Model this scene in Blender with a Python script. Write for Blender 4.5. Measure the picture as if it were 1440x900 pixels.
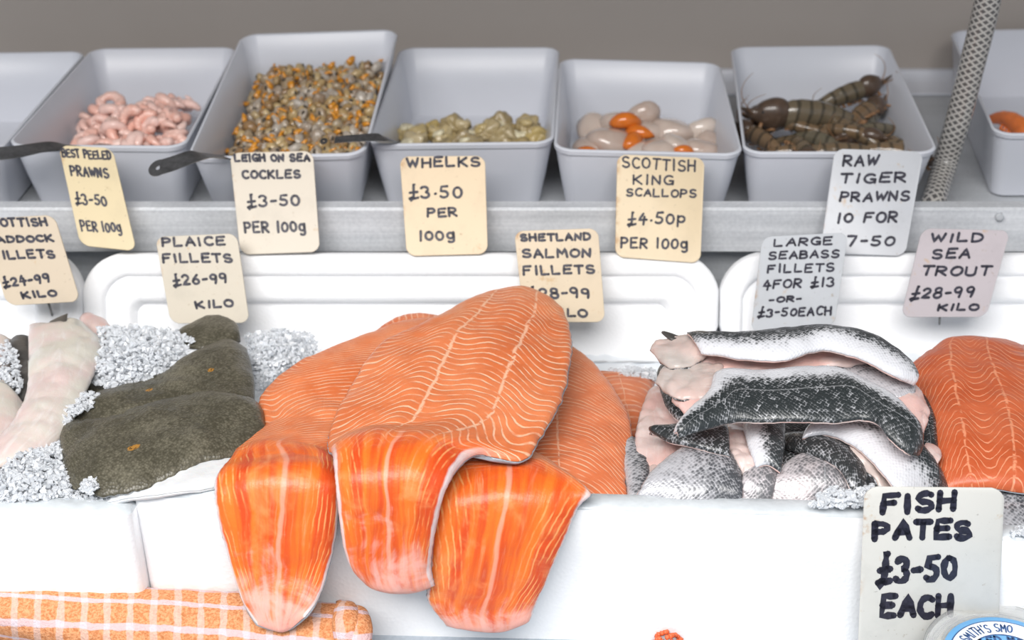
import bpy, bmesh, math, random
import numpy as np
from mathutils import Vector, Matrix, noise as mnoise

for _o in list(bpy.data.objects):
    bpy.data.objects.remove(_o)
SC = bpy.context.scene
COL = SC.collection
R = math.radians
random.seed(11)

# ------------------------------------------------------------------ camera, world, light, exposure
CAM_Z, PITCH, FPX = 1.5, R(30), 2000.0
cd = bpy.data.cameras.new('camera')
cam = bpy.data.objects.new('camera', cd)
COL.objects.link(cam)
cam.location = (0, 0, CAM_Z)
cam.rotation_euler = (R(90) - PITCH, 0, 0)
cd.sensor_width = 36
cd.lens = 36 * FPX / 1440
cd.clip_start = 0.01
cd.dof.use_dof = True
cd.dof.focus_distance = 1.06
cd.dof.aperture_fstop = 7.0
SC.camera = cam

SC.view_settings.view_transform = 'Standard'
SC.view_settings.look = 'None'
SC.view_settings.gamma = 1.0
SC.view_settings.use_curve_mapping = False
SC.view_settings.exposure = 0.10

W = bpy.data.worlds.new('overcast')
SC.world = W
W.use_nodes = True
W.node_tree.nodes['Background'].inputs[0].default_value = (0.80, 0.89, 1.0, 1)
W.node_tree.nodes['Background'].inputs[1].default_value = 0.42


def area(name, loc, target, sx, sy, power, col):
    l = bpy.data.lights.new(name, 'AREA')
    l.shape = 'RECTANGLE'
    l.size, l.size_y = sx, sy
    l.energy = power
    l.color = col
    o = bpy.data.objects.new(name, l)
    COL.objects.link(o)
    o.location = loc
    d = Vector(target) - Vector(loc)
    o.rotation_euler = d.to_track_quat('-Z', 'Y').to_euler()
    return o


area('street_daylight', (-0.4, -0.55, 2.75), (0.0, 0.92, 0.85), 2.2, 1.0, 86, (1.0, 0.97, 0.94))

# ------------------------------------------------------------------ rays of the survey camera -> points in the place
FW = Vector((0, math.cos(PITCH), -math.sin(PITCH)))
UP = Vector((0, math.sin(PITCH), math.cos(PITCH)))
CP = Vector((0, 0, CAM_Z))


def ray(px, py):
    return FW + UP * ((450 - py) / FPX) + Vector((1, 0, 0)) * ((px - 720) / FPX)


def atz(px, py, z):
    d = ray(px, py)
    return CP + d * ((z - CAM_Z) / d.z)


def aty(px, py, y):
    d = ray(px, py)
    return CP + d * (y / d.y)


def pt(c):
    """(px, py, height) lying piece, or (px, py, None, distance) hanging piece"""
    return atz(c[0], c[1], c[2]) if len(c) == 3 else aty(c[0], c[1], c[3])


# ------------------------------------------------------------------ materials
class NT:
    def __init__(self, name):
        self.m = bpy.data.materials.new(name)
        self.m.use_nodes = True
        self.t = self.m.node_tree
        self.b = self.t.nodes['Principled BSDF']

    def n(self, typ, ins=None, **kw):
        nd = self.t.nodes.new(typ)
        for k, v in kw.items():
            setattr(nd, k, v)
        for k, v in (ins or {}).items():
            self.set(nd.inputs[k], v)
        return nd

    def set(self, sock, v):
        if isinstance(v, bpy.types.NodeSocket):
            self.t.links.new(v, sock)
        elif isinstance(v, (tuple, list)) and len(v) == 3 and sock.type == 'RGBA':
            sock.default_value = (*v, 1)
        else:
            sock.default_value = v

    def mth(self, op, a, b=0.0, c=0.0, clamp=False):
        nd = self.n('ShaderNodeMath', {0: a, 1: b, 2: c}, operation=op)
        nd.use_clamp = clamp
        return nd.outputs[0]

    def step(self, x, lo, hi):
        nd = self.n('ShaderNodeMapRange', {0: x, 1: lo, 2: hi, 3: 0.0, 4: 1.0}, interpolation_type='SMOOTHSTEP')
        return nd.outputs[0]

    def mix(self, f, a, b):
        nd = self.n('ShaderNodeMix', None, data_type='RGBA')
        self.set(nd.inputs[0], f)
        self.set(nd.inputs[6], a)
        self.set(nd.inputs[7], b)
        return nd.outputs[2]

    def uv(self, layer):
        u = self.n('ShaderNodeUVMap', None, uv_map=layer)
        s = self.n('ShaderNodeSeparateXYZ', {0: u.outputs[0]})
        return u.outputs[0], s.outputs[0], s.outputs[1]

    def obj(self):
        return self.n('ShaderNodeTexCoord').outputs['Object']

    def comb(self, x, y, z=0.0):
        return self.n('ShaderNodeCombineXYZ', {0: x, 1: y, 2: z}).outputs[0]

    def noise(self, vec, scale, detail=3.0, rough=0.55, dist=0.0):
        nd = self.n('ShaderNodeTexNoise', {'Scale': scale, 'Detail': detail, 'Roughness': rough, 'Distortion': dist})
        if vec is not None:
            self.set(nd.inputs['Vector'], vec)
        return nd.outputs[0]

    def vor(self, vec, scale, rnd=1.0, feature='F1', out=0):
        nd = self.n('ShaderNodeTexVoronoi', {'Scale': scale, 'Randomness': rnd}, feature=feature)
        if vec is not None:
            self.set(nd.inputs['Vector'], vec)
        return nd.outputs[out]

    def bump(self, h, strength, dist=0.001):
        nd = self.n('ShaderNodeBump', {'Strength': strength, 'Distance': dist, 'Height': h})
        self.set(self.b.inputs['Normal'], nd.outputs[0])

    def fin(self, col=None, rough=0.5, **kw):
        if col is not None:
            self.set(self.b.inputs['Base Color'], col)
        self.set(self.b.inputs['Roughness'], rough)
        for k, v in kw.items():
            self.set(self.b.inputs[k.replace('_', ' ')], v)
        return self.m


def simple(name, col, rough=0.5, var=0.0, vs=40, bump=0.0, bs=300, **kw):
    t = NT(name)
    c = col
    if var:
        nz = t.noise(t.obj(), vs)
        c = t.mix(nz, tuple(x * (1 - var) for x in col), tuple(min(1, x * (1 + var)) for x in col))
    if bump:
        t.bump(t.noise(t.obj(), bs), bump)
    return t.fin(c, rough, **kw)


def mat_foam():
    t = NT('white polystyrene')
    o = t.obj()
    v = t.vor(o, 330, 1.0)
    t.bump(v, 0.25, 0.0008)
    st = t.step(t.noise(o, 14, 5), 0.62, 0.8)
    return t.fin(t.mix(t.mth('MULTIPLY', st, 0.25), (0.90, 0.91, 0.93), (0.78, 0.77, 0.72)), 0.6)


def mat_salmon(name, a=(0.80, 0.250, 0.100), b=(0.66, 0.165, 0.052), line=(0.94, 0.60, 0.41), tail=True, t0=0.55, t1=0.68,
               seam=(0.62,), lw=0.5, la=0.8, ew=(.468, .49)):
    t = NT(name)
    _, ph, v = t.uv('pat')
    _, u, _v = t.uv('pos')
    o = t.obj()
    wob = t.mth('MULTIPLY', t.mth('SUBTRACT', t.noise(o, 45, 3), 0.5), 0.6)
    p = t.mth('ADD', ph, wob)
    s = t.mth('SINE', t.mth('MULTIPLY', p, 2 * math.pi))
    lines = t.step(s, lw, 1.0)
    brk = t.step(t.noise(o, 70, 2), 0.28, 0.62)
    lines = t.mth('MULTIPLY', lines, brk)
    for sv in seam:
        w = t.mth('ADD', t.mth('SUBTRACT', v, sv), t.mth('MULTIPLY', t.mth('SUBTRACT', t.noise(o, 60, 3), 0.5), 0.035))
        sm = t.mth('SUBTRACT', 1.0, t.step(t.mth('ABSOLUTE', w), 0.003, 0.013))
        sm = t.mth('MULTIPLY', sm, t.step(t.noise(o, 160, 2), 0.35, 0.5))
        lines = t.mth('MAXIMUM', lines, t.mth('MULTIPLY', sm, 0.9))
    big = t.noise(o, 18, 4)
    base = t.mix(t.step(big, 0.3, 0.7), a, b)
    body = t.mix(t.mth('MULTIPLY', lines, la), base, line)
    height = t.mth('MULTIPLY', lines, -0.6)
    if tail:
        tf = t.step(u, t0, t1)
        sv_ = t.comb(t.mth('MULTIPLY', v, 22.0), t.mth('MULTIPLY', u, 5.0))
        st = t.noise(sv_, 1.0, 4, 0.6, 0.6)
        side = t.step(t.mth('ABSOLUTE', t.mth('SUBTRACT', v, 0.5)), 0.16, 0.34)
        streak = t.mth('MULTIPLY', t.step(st, 0.54, 0.72), t.step(t.noise(o, 40, 3), 0.35, 0.6))
        deep = t.mix(t.step(t.noise(sv_, 0.45, 3), 0.35, 0.65), (0.86, 0.185, 0.022), (0.68, 0.075, 0.014))
        deep = t.mix(t.mth('MULTIPLY', t.step(t.noise(o, 26, 4, 0.6, 0.8), 0.5, 0.72), 0.75), deep, (0.88, 0.30, 0.10))
        tcol = t.mix(t.mth('MULTIPLY', streak, 0.42), deep, (0.92, 0.42, 0.24))
        # fat lines running down the sides of the tail and bending inwards
        av = t.mth('ABSOLUTE', t.mth('SUBTRACT', v, 0.5))
        sl = t.mth('SINE', t.mth('MULTIPLY', t.mth('ADD', t.mth('MULTIPLY', av, 20.0), t.mth('ADD', t.mth('MULTIPLY', u, 9.0), t.mth('MULTIPLY', wob, 0.9))), 2 * math.pi))
        sl = t.mth('MULTIPLY', t.mth('MULTIPLY', t.step(sl, 0.4, 1.0), side), t.step(t.noise(o, 55, 3), 0.4, 0.62))
        tcol = t.mix(t.mth('MULTIPLY', sl, 0.7), tcol, (0.94, 0.46, 0.17))
        # seam along the hanging part
        cs = t.mth('ABSOLUTE', t.mth('ADD', t.mth('SUBTRACT', v, 0.5), t.mth('MULTIPLY', t.mth('SUBTRACT', t.noise(o, 25, 2), 0.5), 0.06)))
        csm = t.mth('SUBTRACT', 1.0, t.step(cs, 0.008, 0.028))
        tcol = t.mix(t.mth('MULTIPLY', csm, 0.65), tcol, (0.90, 0.42, 0.30))
        # pale membrane towards the tail tip
        en = t.mth('ADD', t.mth('ADD', u, t.mth('MULTIPLY', t.mth('SUBTRACT', t.noise(o, 34, 4, 0.6, 1.2), 0.5), 0.42)), t.mth('MULTIPLY', t.mth('SUBTRACT', t.noise(sv_, 0.6, 3), 0.5), 0.22))
        en = t.mth('MULTIPLY', t.step(en, 0.82, 0.97), t.mth('ADD', 0.55, t.mth('MULTIPLY', t.noise(o, 60, 3), 0.5)))
        tcol = t.mix(en, tcol, (0.88, 0.47, 0.40))
        ed = t.step(t.mth('ABSOLUTE', t.mth('ADD', t.mth('SUBTRACT', v, 0.5), t.mth('MULTIPLY', t.mth('SUBTRACT', t.noise(o, 80, 3), 0.5), 0.02))), *ew)
        tcol = t.mix(t.mth('MULTIPLY', ed, 0.85), tcol, (0.80, 0.74, 0.75))
        body = t.mix(tf, body, tcol)
        height = t.mth('ADD', t.mth('MULTIPLY', height, t.mth('SUBTRACT', 1.0, tf)), t.mth('MULTIPLY', st, 0.9))
    height = t.mth('ADD', height, t.mth('ADD', t.mth('MULTIPLY', t.noise(o, 260, 3), 0.4), t.mth('MULTIPLY', t.noise(o, 75, 3), 1.2)))
    t.bump(height, 0.5, 0.0012)
    return t.fin(body, 0.38, Specular_IOR_Level=0.42, Coat_Weight=0.06, Coat_Roughness=0.3,
                 Subsurface_Weight=0.12, Subsurface_Radius=(0.006, 0.002, 0.001), Subsurface_Scale=1.0)


def mat_scaled(name, pale=(0.72, 0.73, 0.77), dark=(0.035, 0.042, 0.046), lo=0.15, hi=0.75, scale=390, mot=0.5, warm=None):
    """fish skin: pale belly at v=0, dark back at v=1, covered with small scales"""
    t = NT(name)
    _, um, vm = t.uv('met')
    _, u, v = t.uv('pos')
    o = t.obj()
    cv = t.comb(t.mth('MULTIPLY', t.mth('ADD', um, vm), scale * 0.75), t.mth('MULTIPLY', t.mth('SUBTRACT', um, vm), scale * 0.75))
    vn = t.n('ShaderNodeTexVoronoi', {'Vector': cv, 'Scale': 1.0, 'Randomness': 0.42})
    sc, cell = vn.outputs[0], t.n('ShaderNodeSeparateXYZ', {0: vn.outputs[1]}).outputs[0]
    g = t.step(v, lo, hi)
    amp = t.mth('ADD', 0.5, t.mth('MULTIPLY', g, 0.5))
    var = t.mth('ADD', t.mth('MULTIPLY', t.mth('SUBTRACT', cell, 0.5), 0.55), t.mth('MULTIPLY', t.mth('SUBTRACT', sc, 0.4), -1.1))
    var = t.mth('ADD', var, t.mth('MULTIPLY', t.mth('SUBTRACT', t.noise(o, 60, 4), 0.5), mot))
    gx = t.mth('ADD', g, t.mth('MULTIPLY', var, amp))
    f = t.step(gx, 0.05, 0.88)
    col = t.mix(f, pale, dark)
    if warm:
        col = t.mix(t.mth('MULTIPLY', t.step(t.noise(o, 22, 3), 0.5, 0.75), 0.5), col, warm)
    ll = t.mth('SUBTRACT', 1.0, t.step(t.mth('ABSOLUTE', t.mth('SUBTRACT', v, 0.56)), 0.004, 0.012))
    col = t.mix(t.mth('MULTIPLY', ll, 0.4), col, (0.45, 0.46, 0.48))
    t.bump(t.mth('SUBTRACT', t.mth('MULTIPLY', t.noise(o, 100, 3), 0.8), sc), 0.4, 0.001)
    return t.fin(col, t.mth('ADD', 0.26, t.mth('MULTIPLY', f, 0.12)), Specular_IOR_Level=0.65, Metallic=0.08, Coat_Weight=0.25, Coat_Roughness=0.12)


def mat_flesh(name, a=(0.68, 0.55, 0.52), b=(0.68, 0.44, 0.40), c=(0.78, 0.69, 0.66), rough=0.3):
    t = NT(name)
    _, um, vm = t.uv('met')
    o = t.obj()
    st = t.noise(t.comb(t.mth('MULTIPLY', um, 30.0), t.mth('MULTIPLY', vm, 140.0)), 1.0, 4, 0.6, 0.5)
    col = t.mix(t.step(t.noise(o, 22, 4), 0.35, 0.65), a, b)
    col = t.mix(t.mth('MULTIPLY', t.step(st, 0.5, 0.7), 0.5), col, c)
    t.bump(t.mth('ADD', st, t.noise(o, 200, 2)), 0.3, 0.001)
    return t.fin(col, rough, Specular_IOR_Level=0.5, Coat_Weight=0.15, Subsurface_Weight=0.15,
                 Subsurface_Radius=(0.005, 0.003, 0.002), Subsurface_Scale=1.0)


def mat_plaice(name, spots=()):
    t = NT(name)
    _, um, vm = t.uv('met')
    _, u, v = t.uv('pos')
    o = t.obj()
    sc = t.vor(t.comb(t.mth('MULTIPLY', t.mth('ADD', um, vm), 340.0), t.mth('MULTIPLY', t.mth('SUBTRACT', um, vm), 340.0)), 1.0, 0.75)
    n1 = t.noise(o, 28, 5, 0.6)
    n2 = t.noise(o, 320, 3, 0.6)
    k = t.mth('ADD', t.mth('ADD', t.mth('MULTIPLY', n1, 0.7), t.mth('MULTIPLY', n2, 0.45)), t.mth('MULTIPLY', t.mth('SUBTRACT', 0.4, sc), 0.35))
    col = t.mix(t.step(k, 0.36, 0.95), (0.062, 0.056, 0.038), (0.205, 0.188, 0.138))
    col = t.mix(t.mth('MULTIPLY', t.step(t.vor(o, 60, 1.0), 0.0, 0.22), -0.25), col, (0.3, 0.27, 0.2))
    for (su, sv, r) in spots:
        # an orange freckled spot, round on the skin
        du = t.mth('MULTIPLY', t.mth('SUBTRACT', um, su), 1.0)
        dv = t.mth('MULTIPLY', t.mth('SUBTRACT', vm, sv), 1.35)
        d = t.mth('SQRT', t.mth('ADD', t.mth('MULTIPLY', du, du), t.mth('MULTIPLY', dv, dv)))
        d = t.mth('ADD', d, t.mth('MULTIPLY', t.mth('SUBTRACT', n2, 0.5), r * 0.8))
        inn = t.mth('SUBTRACT', 1.0, t.step(d, r * 0.75, r * 1.1))
        dots = t.step(t.vor(o, 520, 1.0), 0.25, 0.45)
        col = t.mix(inn, col, t.mix(dots, (0.03, 0.02, 0.01), (0.42, 0.20, 0.035)))
    t.bump(t.mth('ADD', sc, t.mth('MULTIPLY', n1, 2.0)), 0.35, 0.0012)
    return t.fin(col, 0.36, Specular_IOR_Level=0.45, Coat_Weight=0.08, Coat_Roughness=0.2)


def mat_ice():
    t = NT('crushed ice')
    o = t.obj()
    n1 = t.noise(o, 120, 3)
    t.bump(n1, 0.4, 0.001)
    return t.fin((0.93, 0.96, 1.0), 0.09, Transmission_Weight=0.45, IOR=1.31, Specular_IOR_Level=0.8)


def mat_card(name, col, stain=(0.50, 0.30, 0.11)):
    t = NT(name)
    o = t.obj()
    a = t.noise(o, 28, 5, 0.65)
    b = t.noise(o, 170, 4, 0.6)
    col = tuple(x * 0.80 for x in col)
    c = t.mix(t.mth('MULTIPLY', t.step(a, 0.45, 0.75), 0.4), col, tuple(x * 0.78 for x in col))
    c = t.mix(t.mth('MULTIPLY', t.step(t.noise(o, 47, 5, 0.7), 0.62, 0.74), 0.6), c, stain)
    c = t.mix(t.mth('MULTIPLY', t.step(b, 0.66, 0.75), 0.45), c, tuple(x * 0.5 for x in stain))
    gx = t.n('ShaderNodeSeparateXYZ', {0: t.n('ShaderNodeTexCoord').outputs['Generated']})
    e1 = t.mth('SUBTRACT', gx.outputs[0], t.mth('MULTIPLY', t.mth('SUBTRACT', 1.0, gx.outputs[2]), -0.02))
    rim = t.mth('MULTIPLY', t.mth('SUBTRACT', 1.0, t.step(e1, 0.02, 0.10)), t.step(t.noise(o, 38, 5, 0.7), 0.48, 0.62))
    c = t.mix(t.mth('MULTIPLY', rim, 0.75), c, (0.42, 0.20, 0.05))
    c = t.mix(t.mth('MULTIPLY', t.step(t.noise(o, 300, 3), 0.68, 0.75), 0.35), c, (0.12, 0.10, 0.08))
    return t.fin(c, 0.42)


def mat_steel(name, c0=(0.42, 0.44, 0.46), c1=(0.66, 0.68, 0.71), rough=0.38, metal=0.75, sx=3, sz=160):
    t = NT(name)
    o = t.obj()
    mp = t.n('ShaderNodeMapping', {'Vector': o, 'Scale': (sx, 30, sz)})
    n1 = t.noise(mp.outputs[0], 1.0, 4)
    n2 = t.noise(o, 300, 3)
    n3 = t.noise(o, 9, 4)
    f = t.mth('ADD', t.mth('MULTIPLY', n1, 0.5), t.mth('ADD', t.mth('MULTIPLY', n2, 0.3), t.mth('MULTIPLY', n3, 0.35)))
    t.bump(n2, 0.15, 0.0005)
    return t.fin(t.mix(t.step(f, 0.35, 0.8), c0, c1), t.mth('ADD', rough, t.mth('MULTIPLY', n2, 0.15)), Metallic=metal)


def mat_towel():
    t = NT('orange and white checked terry')
    _, um, vm = t.uv('met')
    o = t.obj()

    def bars(x, period, width, off=0.0):
        f = t.mth('FRACT', t.mth('ADD', t.mth('DIVIDE', x, period), off))
        d = t.mth('ABSOLUTE', t.mth('SUBTRACT', f, 0.5))
        return t.mth('SUBTRACT', 1.0, t.step(d, width * 0.5 / period, width * 0.72 / period))
    wob = t.mth('MULTIPLY', t.mth('SUBTRACT', t.noise(o, 90, 2), 0.5), 0.004)
    a = bars(t.mth('ADD', um, wob), 0.0172, 0.0042)
    b = bars(t.mth('ADD', vm, wob), 0.0185, 0.0034, 0.35)
    lo = t.noise(o, 480, 3, 0.65)
    base = t.mix(t.step(lo, 0.35, 0.65), (0.58, 0.215, 0.085), (0.83, 0.40, 0.20))
    pale = t.mix(lo, (0.66, 0.42, 0.34), (0.84, 0.64, 0.57))
    white = t.mix(lo, (0.60, 0.53, 0.60), (0.80, 0.72, 0.78))
    c = t.mix(t.mth('MULTIPLY', a, 0.7), base, pale)
    c = t.mix(t.mth('MULTIPLY', b, 0.85), c, t.mix(a, (0.74, 0.55, 0.58), white))
    t.bump(lo, 0.9, 0.002)
    return t.fin(c, 0.95, Specular_IOR_Level=0.1)


def mat_hose():
    t = NT('braided clear hose')
    _, a, l = t.uv('met')
    s1 = t.mth('ABSOLUTE', t.mth('SINE', t.mth('ADD', t.mth('MULTIPLY', a, 8 * math.pi), t.mth('MULTIPLY', l, 480.0))))
    s2 = t.mth('ABSOLUTE', t.mth('SINE', t.mth('SUBTRACT', t.mth('MULTIPLY', a, 8 * math.pi), t.mth('MULTIPLY', l, 480.0))))
    d = t.mth('MULTIPLY', t.step(s1, 0.42, 0.62), t.step(s2, 0.42, 0.62))
    c = t.mix(d, (0.40, 0.385, 0.36), (0.085, 0.08, 0.08))
    t.bump(t.mth('MULTIPLY', d, -1.0), 0.3, 0.001)
    return t.fin(c, 0.22, Coat_Weight=0.4)


def mat_random(name, cols, rough=0.4, var_scale=160, **kw):
    """body colour differs from one animal to the next"""
    t = NT(name)
    r = t.n('ShaderNodeObjectInfo').outputs['Random']
    nz = t.noise(t.obj(), var_scale, 3)
    f = t.mth('ADD', t.mth('MULTIPLY', r, 0.75), t.mth('MULTIPLY', nz, 0.35))
    rp = t.n('ShaderNodeValToRGB', {0: f})
    els = rp.color_ramp.elements
    n = len(cols)
    for i, c in enumerate(cols):
        e = els[i] if i < 2 else els.new(i / (n - 1))
        e.position = i / (n - 1)
        e.color = (*c, 1)
    for i, c in enumerate(cols):
        els[i].position = i / (n - 1)
        els[i].color = (*c, 1)
    t.bump(nz, 0.4, 0.001)
    return t.fin(rp.outputs[0], rough, **kw)


M = {}
M['foam'] = mat_foam()
M['foamrim'] = simple('grey rim polystyrene', (0.62, 0.66, 0.69), 0.3, 0.22, 60, 0.5, 180)
M['wall'] = simple('warm grey wall', (0.40, 0.36, 0.33), 0.75, 0.06, 5, 0.1, 200)
M['shadecanopy'] = simple('grey shade canopy', (0.30, 0.30, 0.30), 0.8)
M['floor'] = simple('concrete', (0.3, 0.3, 0.3), 0.9, 0.2)
M['shelf'] = mat_steel('dull shelf steel', (0.40, 0.42, 0.44), (0.55, 0.57, 0.60), 0.45, 0.1)
M['rail'] = mat_steel('galvanised rail', (0.52, 0.54, 0.57), (0.80, 0.82, 0.85), 0.42, 0.25)
M['counter'] = mat_steel('counter steel', (0.36, 0.41, 0.46), (0.55, 0.60, 0.65), 0.35, 0.5)
M['tub'] = simple('white plastic tub', (0.635, 0.655, 0.715), 0.32, 0.02, 30)
M['ink'] = simple('black marker ink', (0.022, 0.021, 0.038), 0.45, 0.95, 330)
M['spoon'] = mat_steel('spoon steel', (0.16, 0.16, 0.165), (0.34, 0.34, 0.35), 0.3, 0.9)
M['spike'] = simple('dark spike', (0.03, 0.03, 0.03), 0.4)
M['ice'] = mat_ice()
M['icebed'] = simple('packed ice', (0.78, 0.82, 0.86), 0.35, 0.08, 60, 0.8, 150)
M['salmon'] = mat_salmon('salmon flesh with tail', seam=(), t0=0.48, t1=0.60, lw=0.4, la=.62)
M['salmonB'] = mat_salmon('salmon flesh broad', seam=(0.42, 0.74), t0=0.53, t1=0.66, ew=(.445, .465))
M['salmonC'] = mat_salmon('salmon flesh right tail', seam=(0.62,), t0=0.30, t1=0.44)
M['salmonD'] = mat_salmon('salmon flesh fine lines', a=(0.76, 0.235, 0.105), b=(0.62, 0.16, 0.06), tail=False, seam=(0.3,), lw=0.4, la=.6)
M['trout'] = mat_salmon('sea trout flesh', a=(0.62, 0.15, 0.06), b=(0.50, 0.095, 0.03), line=(0.85, 0.36, 0.20), tail=False, seam=(0.30, 0.62), lw=0.7)
M['fishskin'] = simple('silver grey salmon skin', (0.27, 0.30, 0.34), 0.3, 0.85, 90, 0.3, 400, Specular_IOR_Level=0.7)
M['bass'] = mat_scaled('sea bass skin')
M['bassmain'] = mat_scaled('sea bass long dark skin', lo=0.16, hi=0.50, dark=(0.026, 0.032, 0.034))
M['bassdark'] = mat_scaled('sea bass dark back skin', lo=-0.5, hi=0.25, dark=(0.028, 0.032, 0.034))
M['basspale'] = mat_scaled('sea bass pale side skin', lo=-0.7, hi=1.4, pale=(0.60, 0.56, 0.58), dark=(0.14, 0.14, 0.15), warm=(0.70, 0.58, 0.57))
M['bassmid'] = mat_scaled('sea bass grey skin', lo=-0.2, hi=1.2, pale=(0.50, 0.50, 0.53), dark=(0.07, 0.075, 0.085))
M['bflesh'] = mat_flesh('sea bass flesh')
M['bfleshgrey'] = mat_flesh('sea bass translucent flesh', (0.50, 0.45, 0.42), (0.62, 0.47, 0.43), (0.66, 0.60, 0.58))
M['haddock'] = mat_flesh('haddock flesh', (0.66, 0.63, 0.56), (0.71, 0.56, 0.53), (0.80, 0.76, 0.74))
M['hadskin'] = simple('dark haddock skin', (0.07, 0.066, 0.062), 0.35, 0.5, 60, 0.4, 300)
M['pflesh'] = mat_flesh('plaice flesh', (0.72, 0.73, 0.74), (0.68, 0.68, 0.69), (0.84, 0.84, 0.85))
M['towel'] = mat_towel()
M['hose'] = mat_hose()


# ------------------------------------------------------------------ object helpers
def link(name, me, mat, parent=None):
    o = bpy.data.objects.new(name, me)
    COL.objects.link(o)
    if mat is not None:
        for mm in (mat if isinstance(mat, (list, tuple)) else [mat]):
            me.materials.append(mm)
    if parent:
        o.parent = parent
    return o


def mesh(name, vs, fs, smooth=True, uvs=None, mi=None):
    me = bpy.data.meshes.new(name)
    me.from_pydata([tuple(map(float, v)) for v in vs], [], fs)
    if uvs:
        n = len(me.loops)
        li = np.empty(n, dtype=np.int32)
        me.loops.foreach_get('vertex_index', li)
        for k, arr in uvs.items():
            lay = me.uv_layers.new(name=k)
            lay.uv.foreach_set('vector', np.asarray(arr, dtype=np.float32)[li].ravel())
    if mi is not None:
        me.polygons.foreach_set('material_index', mi)
    if smooth:
        me.polygons.foreach_set('use_smooth', [True] * len(me.polygons))
    me.update()
    return me


def tag(o, label, cat, group=None, kind=None):
    o['label'] = label
    o['category'] = cat
    if group:
        o['group'] = group
    if kind:
        o['kind'] = kind
    return o


def structure(o):
    o['kind'] = 'structure'
    return o


def loops_mesh(loops, cap0=True, cap1=True, closed=True):
    """skin a list of equal-length vertex rings"""
    n = len(loops[0])
    vs = [v for l in loops for v in l]
    fs = []
    for i in range(len(loops) - 1):
        for j in range(n if closed else n - 1):
            k = (j + 1) % n
            fs.append((i * n + j, i * n + k, (i + 1) * n + k, (i + 1) * n + j))
    if cap0:
        fs.append(tuple(range(n - 1, -1, -1)))
    if cap1:
        b = (len(loops) - 1) * n
        fs.append(tuple(range(b, b + n)))
    return vs, fs


def fixn(me):
    bm = bmesh.new()
    bm.from_mesh(me)
    bmesh.ops.recalc_face_normals(bm, faces=bm.faces)
    bm.to_mesh(me)
    bm.free()
    return me


def autosmooth(me, ang=35):
    """hard creases where faces meet sharply"""
    bm = bmesh.new()
    bm.from_mesh(me)
    for e in bm.edges:
        if len(e.link_faces) == 2:
            e.smooth = e.calc_face_angle(0) < R(ang)
    for f in bm.faces:
        f.smooth = True
    bm.to_mesh(me)
    bm.free()
    return me


def boxmesh(name, x0, x1, y0, y1, z0, z1, bev=0.003):
    bm = bmesh.new()
    bmesh.ops.create_cube(bm, size=1.0)
    for v in bm.verts:
        v.co = Vector(((x0 + x1) / 2 + v.co.x * (x1 - x0), (y0 + y1) / 2 + v.co.y * (y1 - y0), (z0 + z1) / 2 + v.co.z * (z1 - z0)))
    if bev:
        bmesh.ops.bevel(bm, geom=bm.edges[:], offset=bev, segments=2, affect='EDGES', profile=0.5)
    me = bpy.data.meshes.new(name)
    bm.to_mesh(me)
    bm.free()
    return me


def rquad(c4, r, n=5):
    """rounded ring through the four corners c4"""
    out = []
    for i in range(4):
        c, p, q = c4[i], c4[i - 1], c4[(i + 1) % 4]
        a = c + (p - c).normalized() * r
        b = c + (q - c).normalized() * r
        for k in range(n + 1):
            t = k / n
            out.append(a * (1 - t) ** 2 + c * (2 * t * (1 - t)) * 0.6 + (a + b) * 0.5 * (2 * t * (1 - t)) * 0.4 + b * t * t)
    return out


def catmull(P, m, par=None):
    """P (n, ...) control points -> m samples along axis 0"""
    P = np.asarray(P, float)
    n = len(P)
    ts = np.linspace(0, n - 1, m) if par is None else np.asarray(par) * (n - 1)
    E = np.concatenate([[2 * P[0] - P[1]], P, [2 * P[-1] - P[-2]]])
    out = []
    for t in ts:
        i = min(int(t), n - 2)
        f = t - i
        a, b, c, d = E[i], E[i + 1], E[i + 2], E[i + 3]
        out.append(0.5 * (2 * b + (c - a) * f + (2 * a - 5 * b + 4 * c - d) * f * f + (3 * b - a - 3 * c + d) * f ** 3))
    return np.array(out)


def surf(rows, nu, nv, dome=0.0, wob=0.0, ws=40.0, seed=0, edge=0.0):
    C = np.array([[pt(c) for c in r] for r in rows], float)
    pu = np.linspace(0, 1, nu)
    q = np.linspace(0, 1, nv)
    pv = 0.6 * q + 0.4 * (0.5 - 0.5 * np.cos(np.pi * q))
    G = catmull(C, nu, pu)
    G = catmull(np.swapaxes(G, 0, 1), nv, pv)
    G = np.swapaxes(G, 0, 1)                      # (nu, nv, 3)
    if edge:
        ctr = G.mean(axis=1, keepdims=True)
        for i in range(nu):
            for side in (0, -1):
                k = 1 + edge * mnoise.noise(Vector((i * 0.55, side * 7.3 + seed, 0.0)))
                w = (pv if side == -1 else 1 - pv) ** 4
                G[i] += (ctr[i] - G[i]) * ((1 - k) * w)[:, None]
    du = np.gradient(G, axis=0)
    dv = np.gradient(G, axis=1)
    N = np.cross(du, dv)
    N /= np.linalg.norm(N, axis=2, keepdims=True) + 1e-12
    view = np.array(CP) - G
    if (N * view).sum() < 0:
        N = -N
    if dome:
        G = G + N * (dome * (1 - (2 * pv - 1) ** 2))[None, :, None]
    if wob:
        for i in range(nu):
            for j in range(nv):
                p = G[i, j]
                G[i, j] = p + N[i, j] * wob * mnoise.fractal(Vector((p[0] * ws + seed, p[1] * ws, p[2] * ws)), 1.0, 2.0, 3)
    if dome or wob:
        du = np.gradient(G, axis=0)
        dv = np.gradient(G, axis=1)
        N = np.cross(du, dv)
        N /= np.linalg.norm(N, axis=2, keepdims=True) + 1e-12
        if (N * view).sum() < 0:
            N = -N
    return G, N, pu, pv


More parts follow.
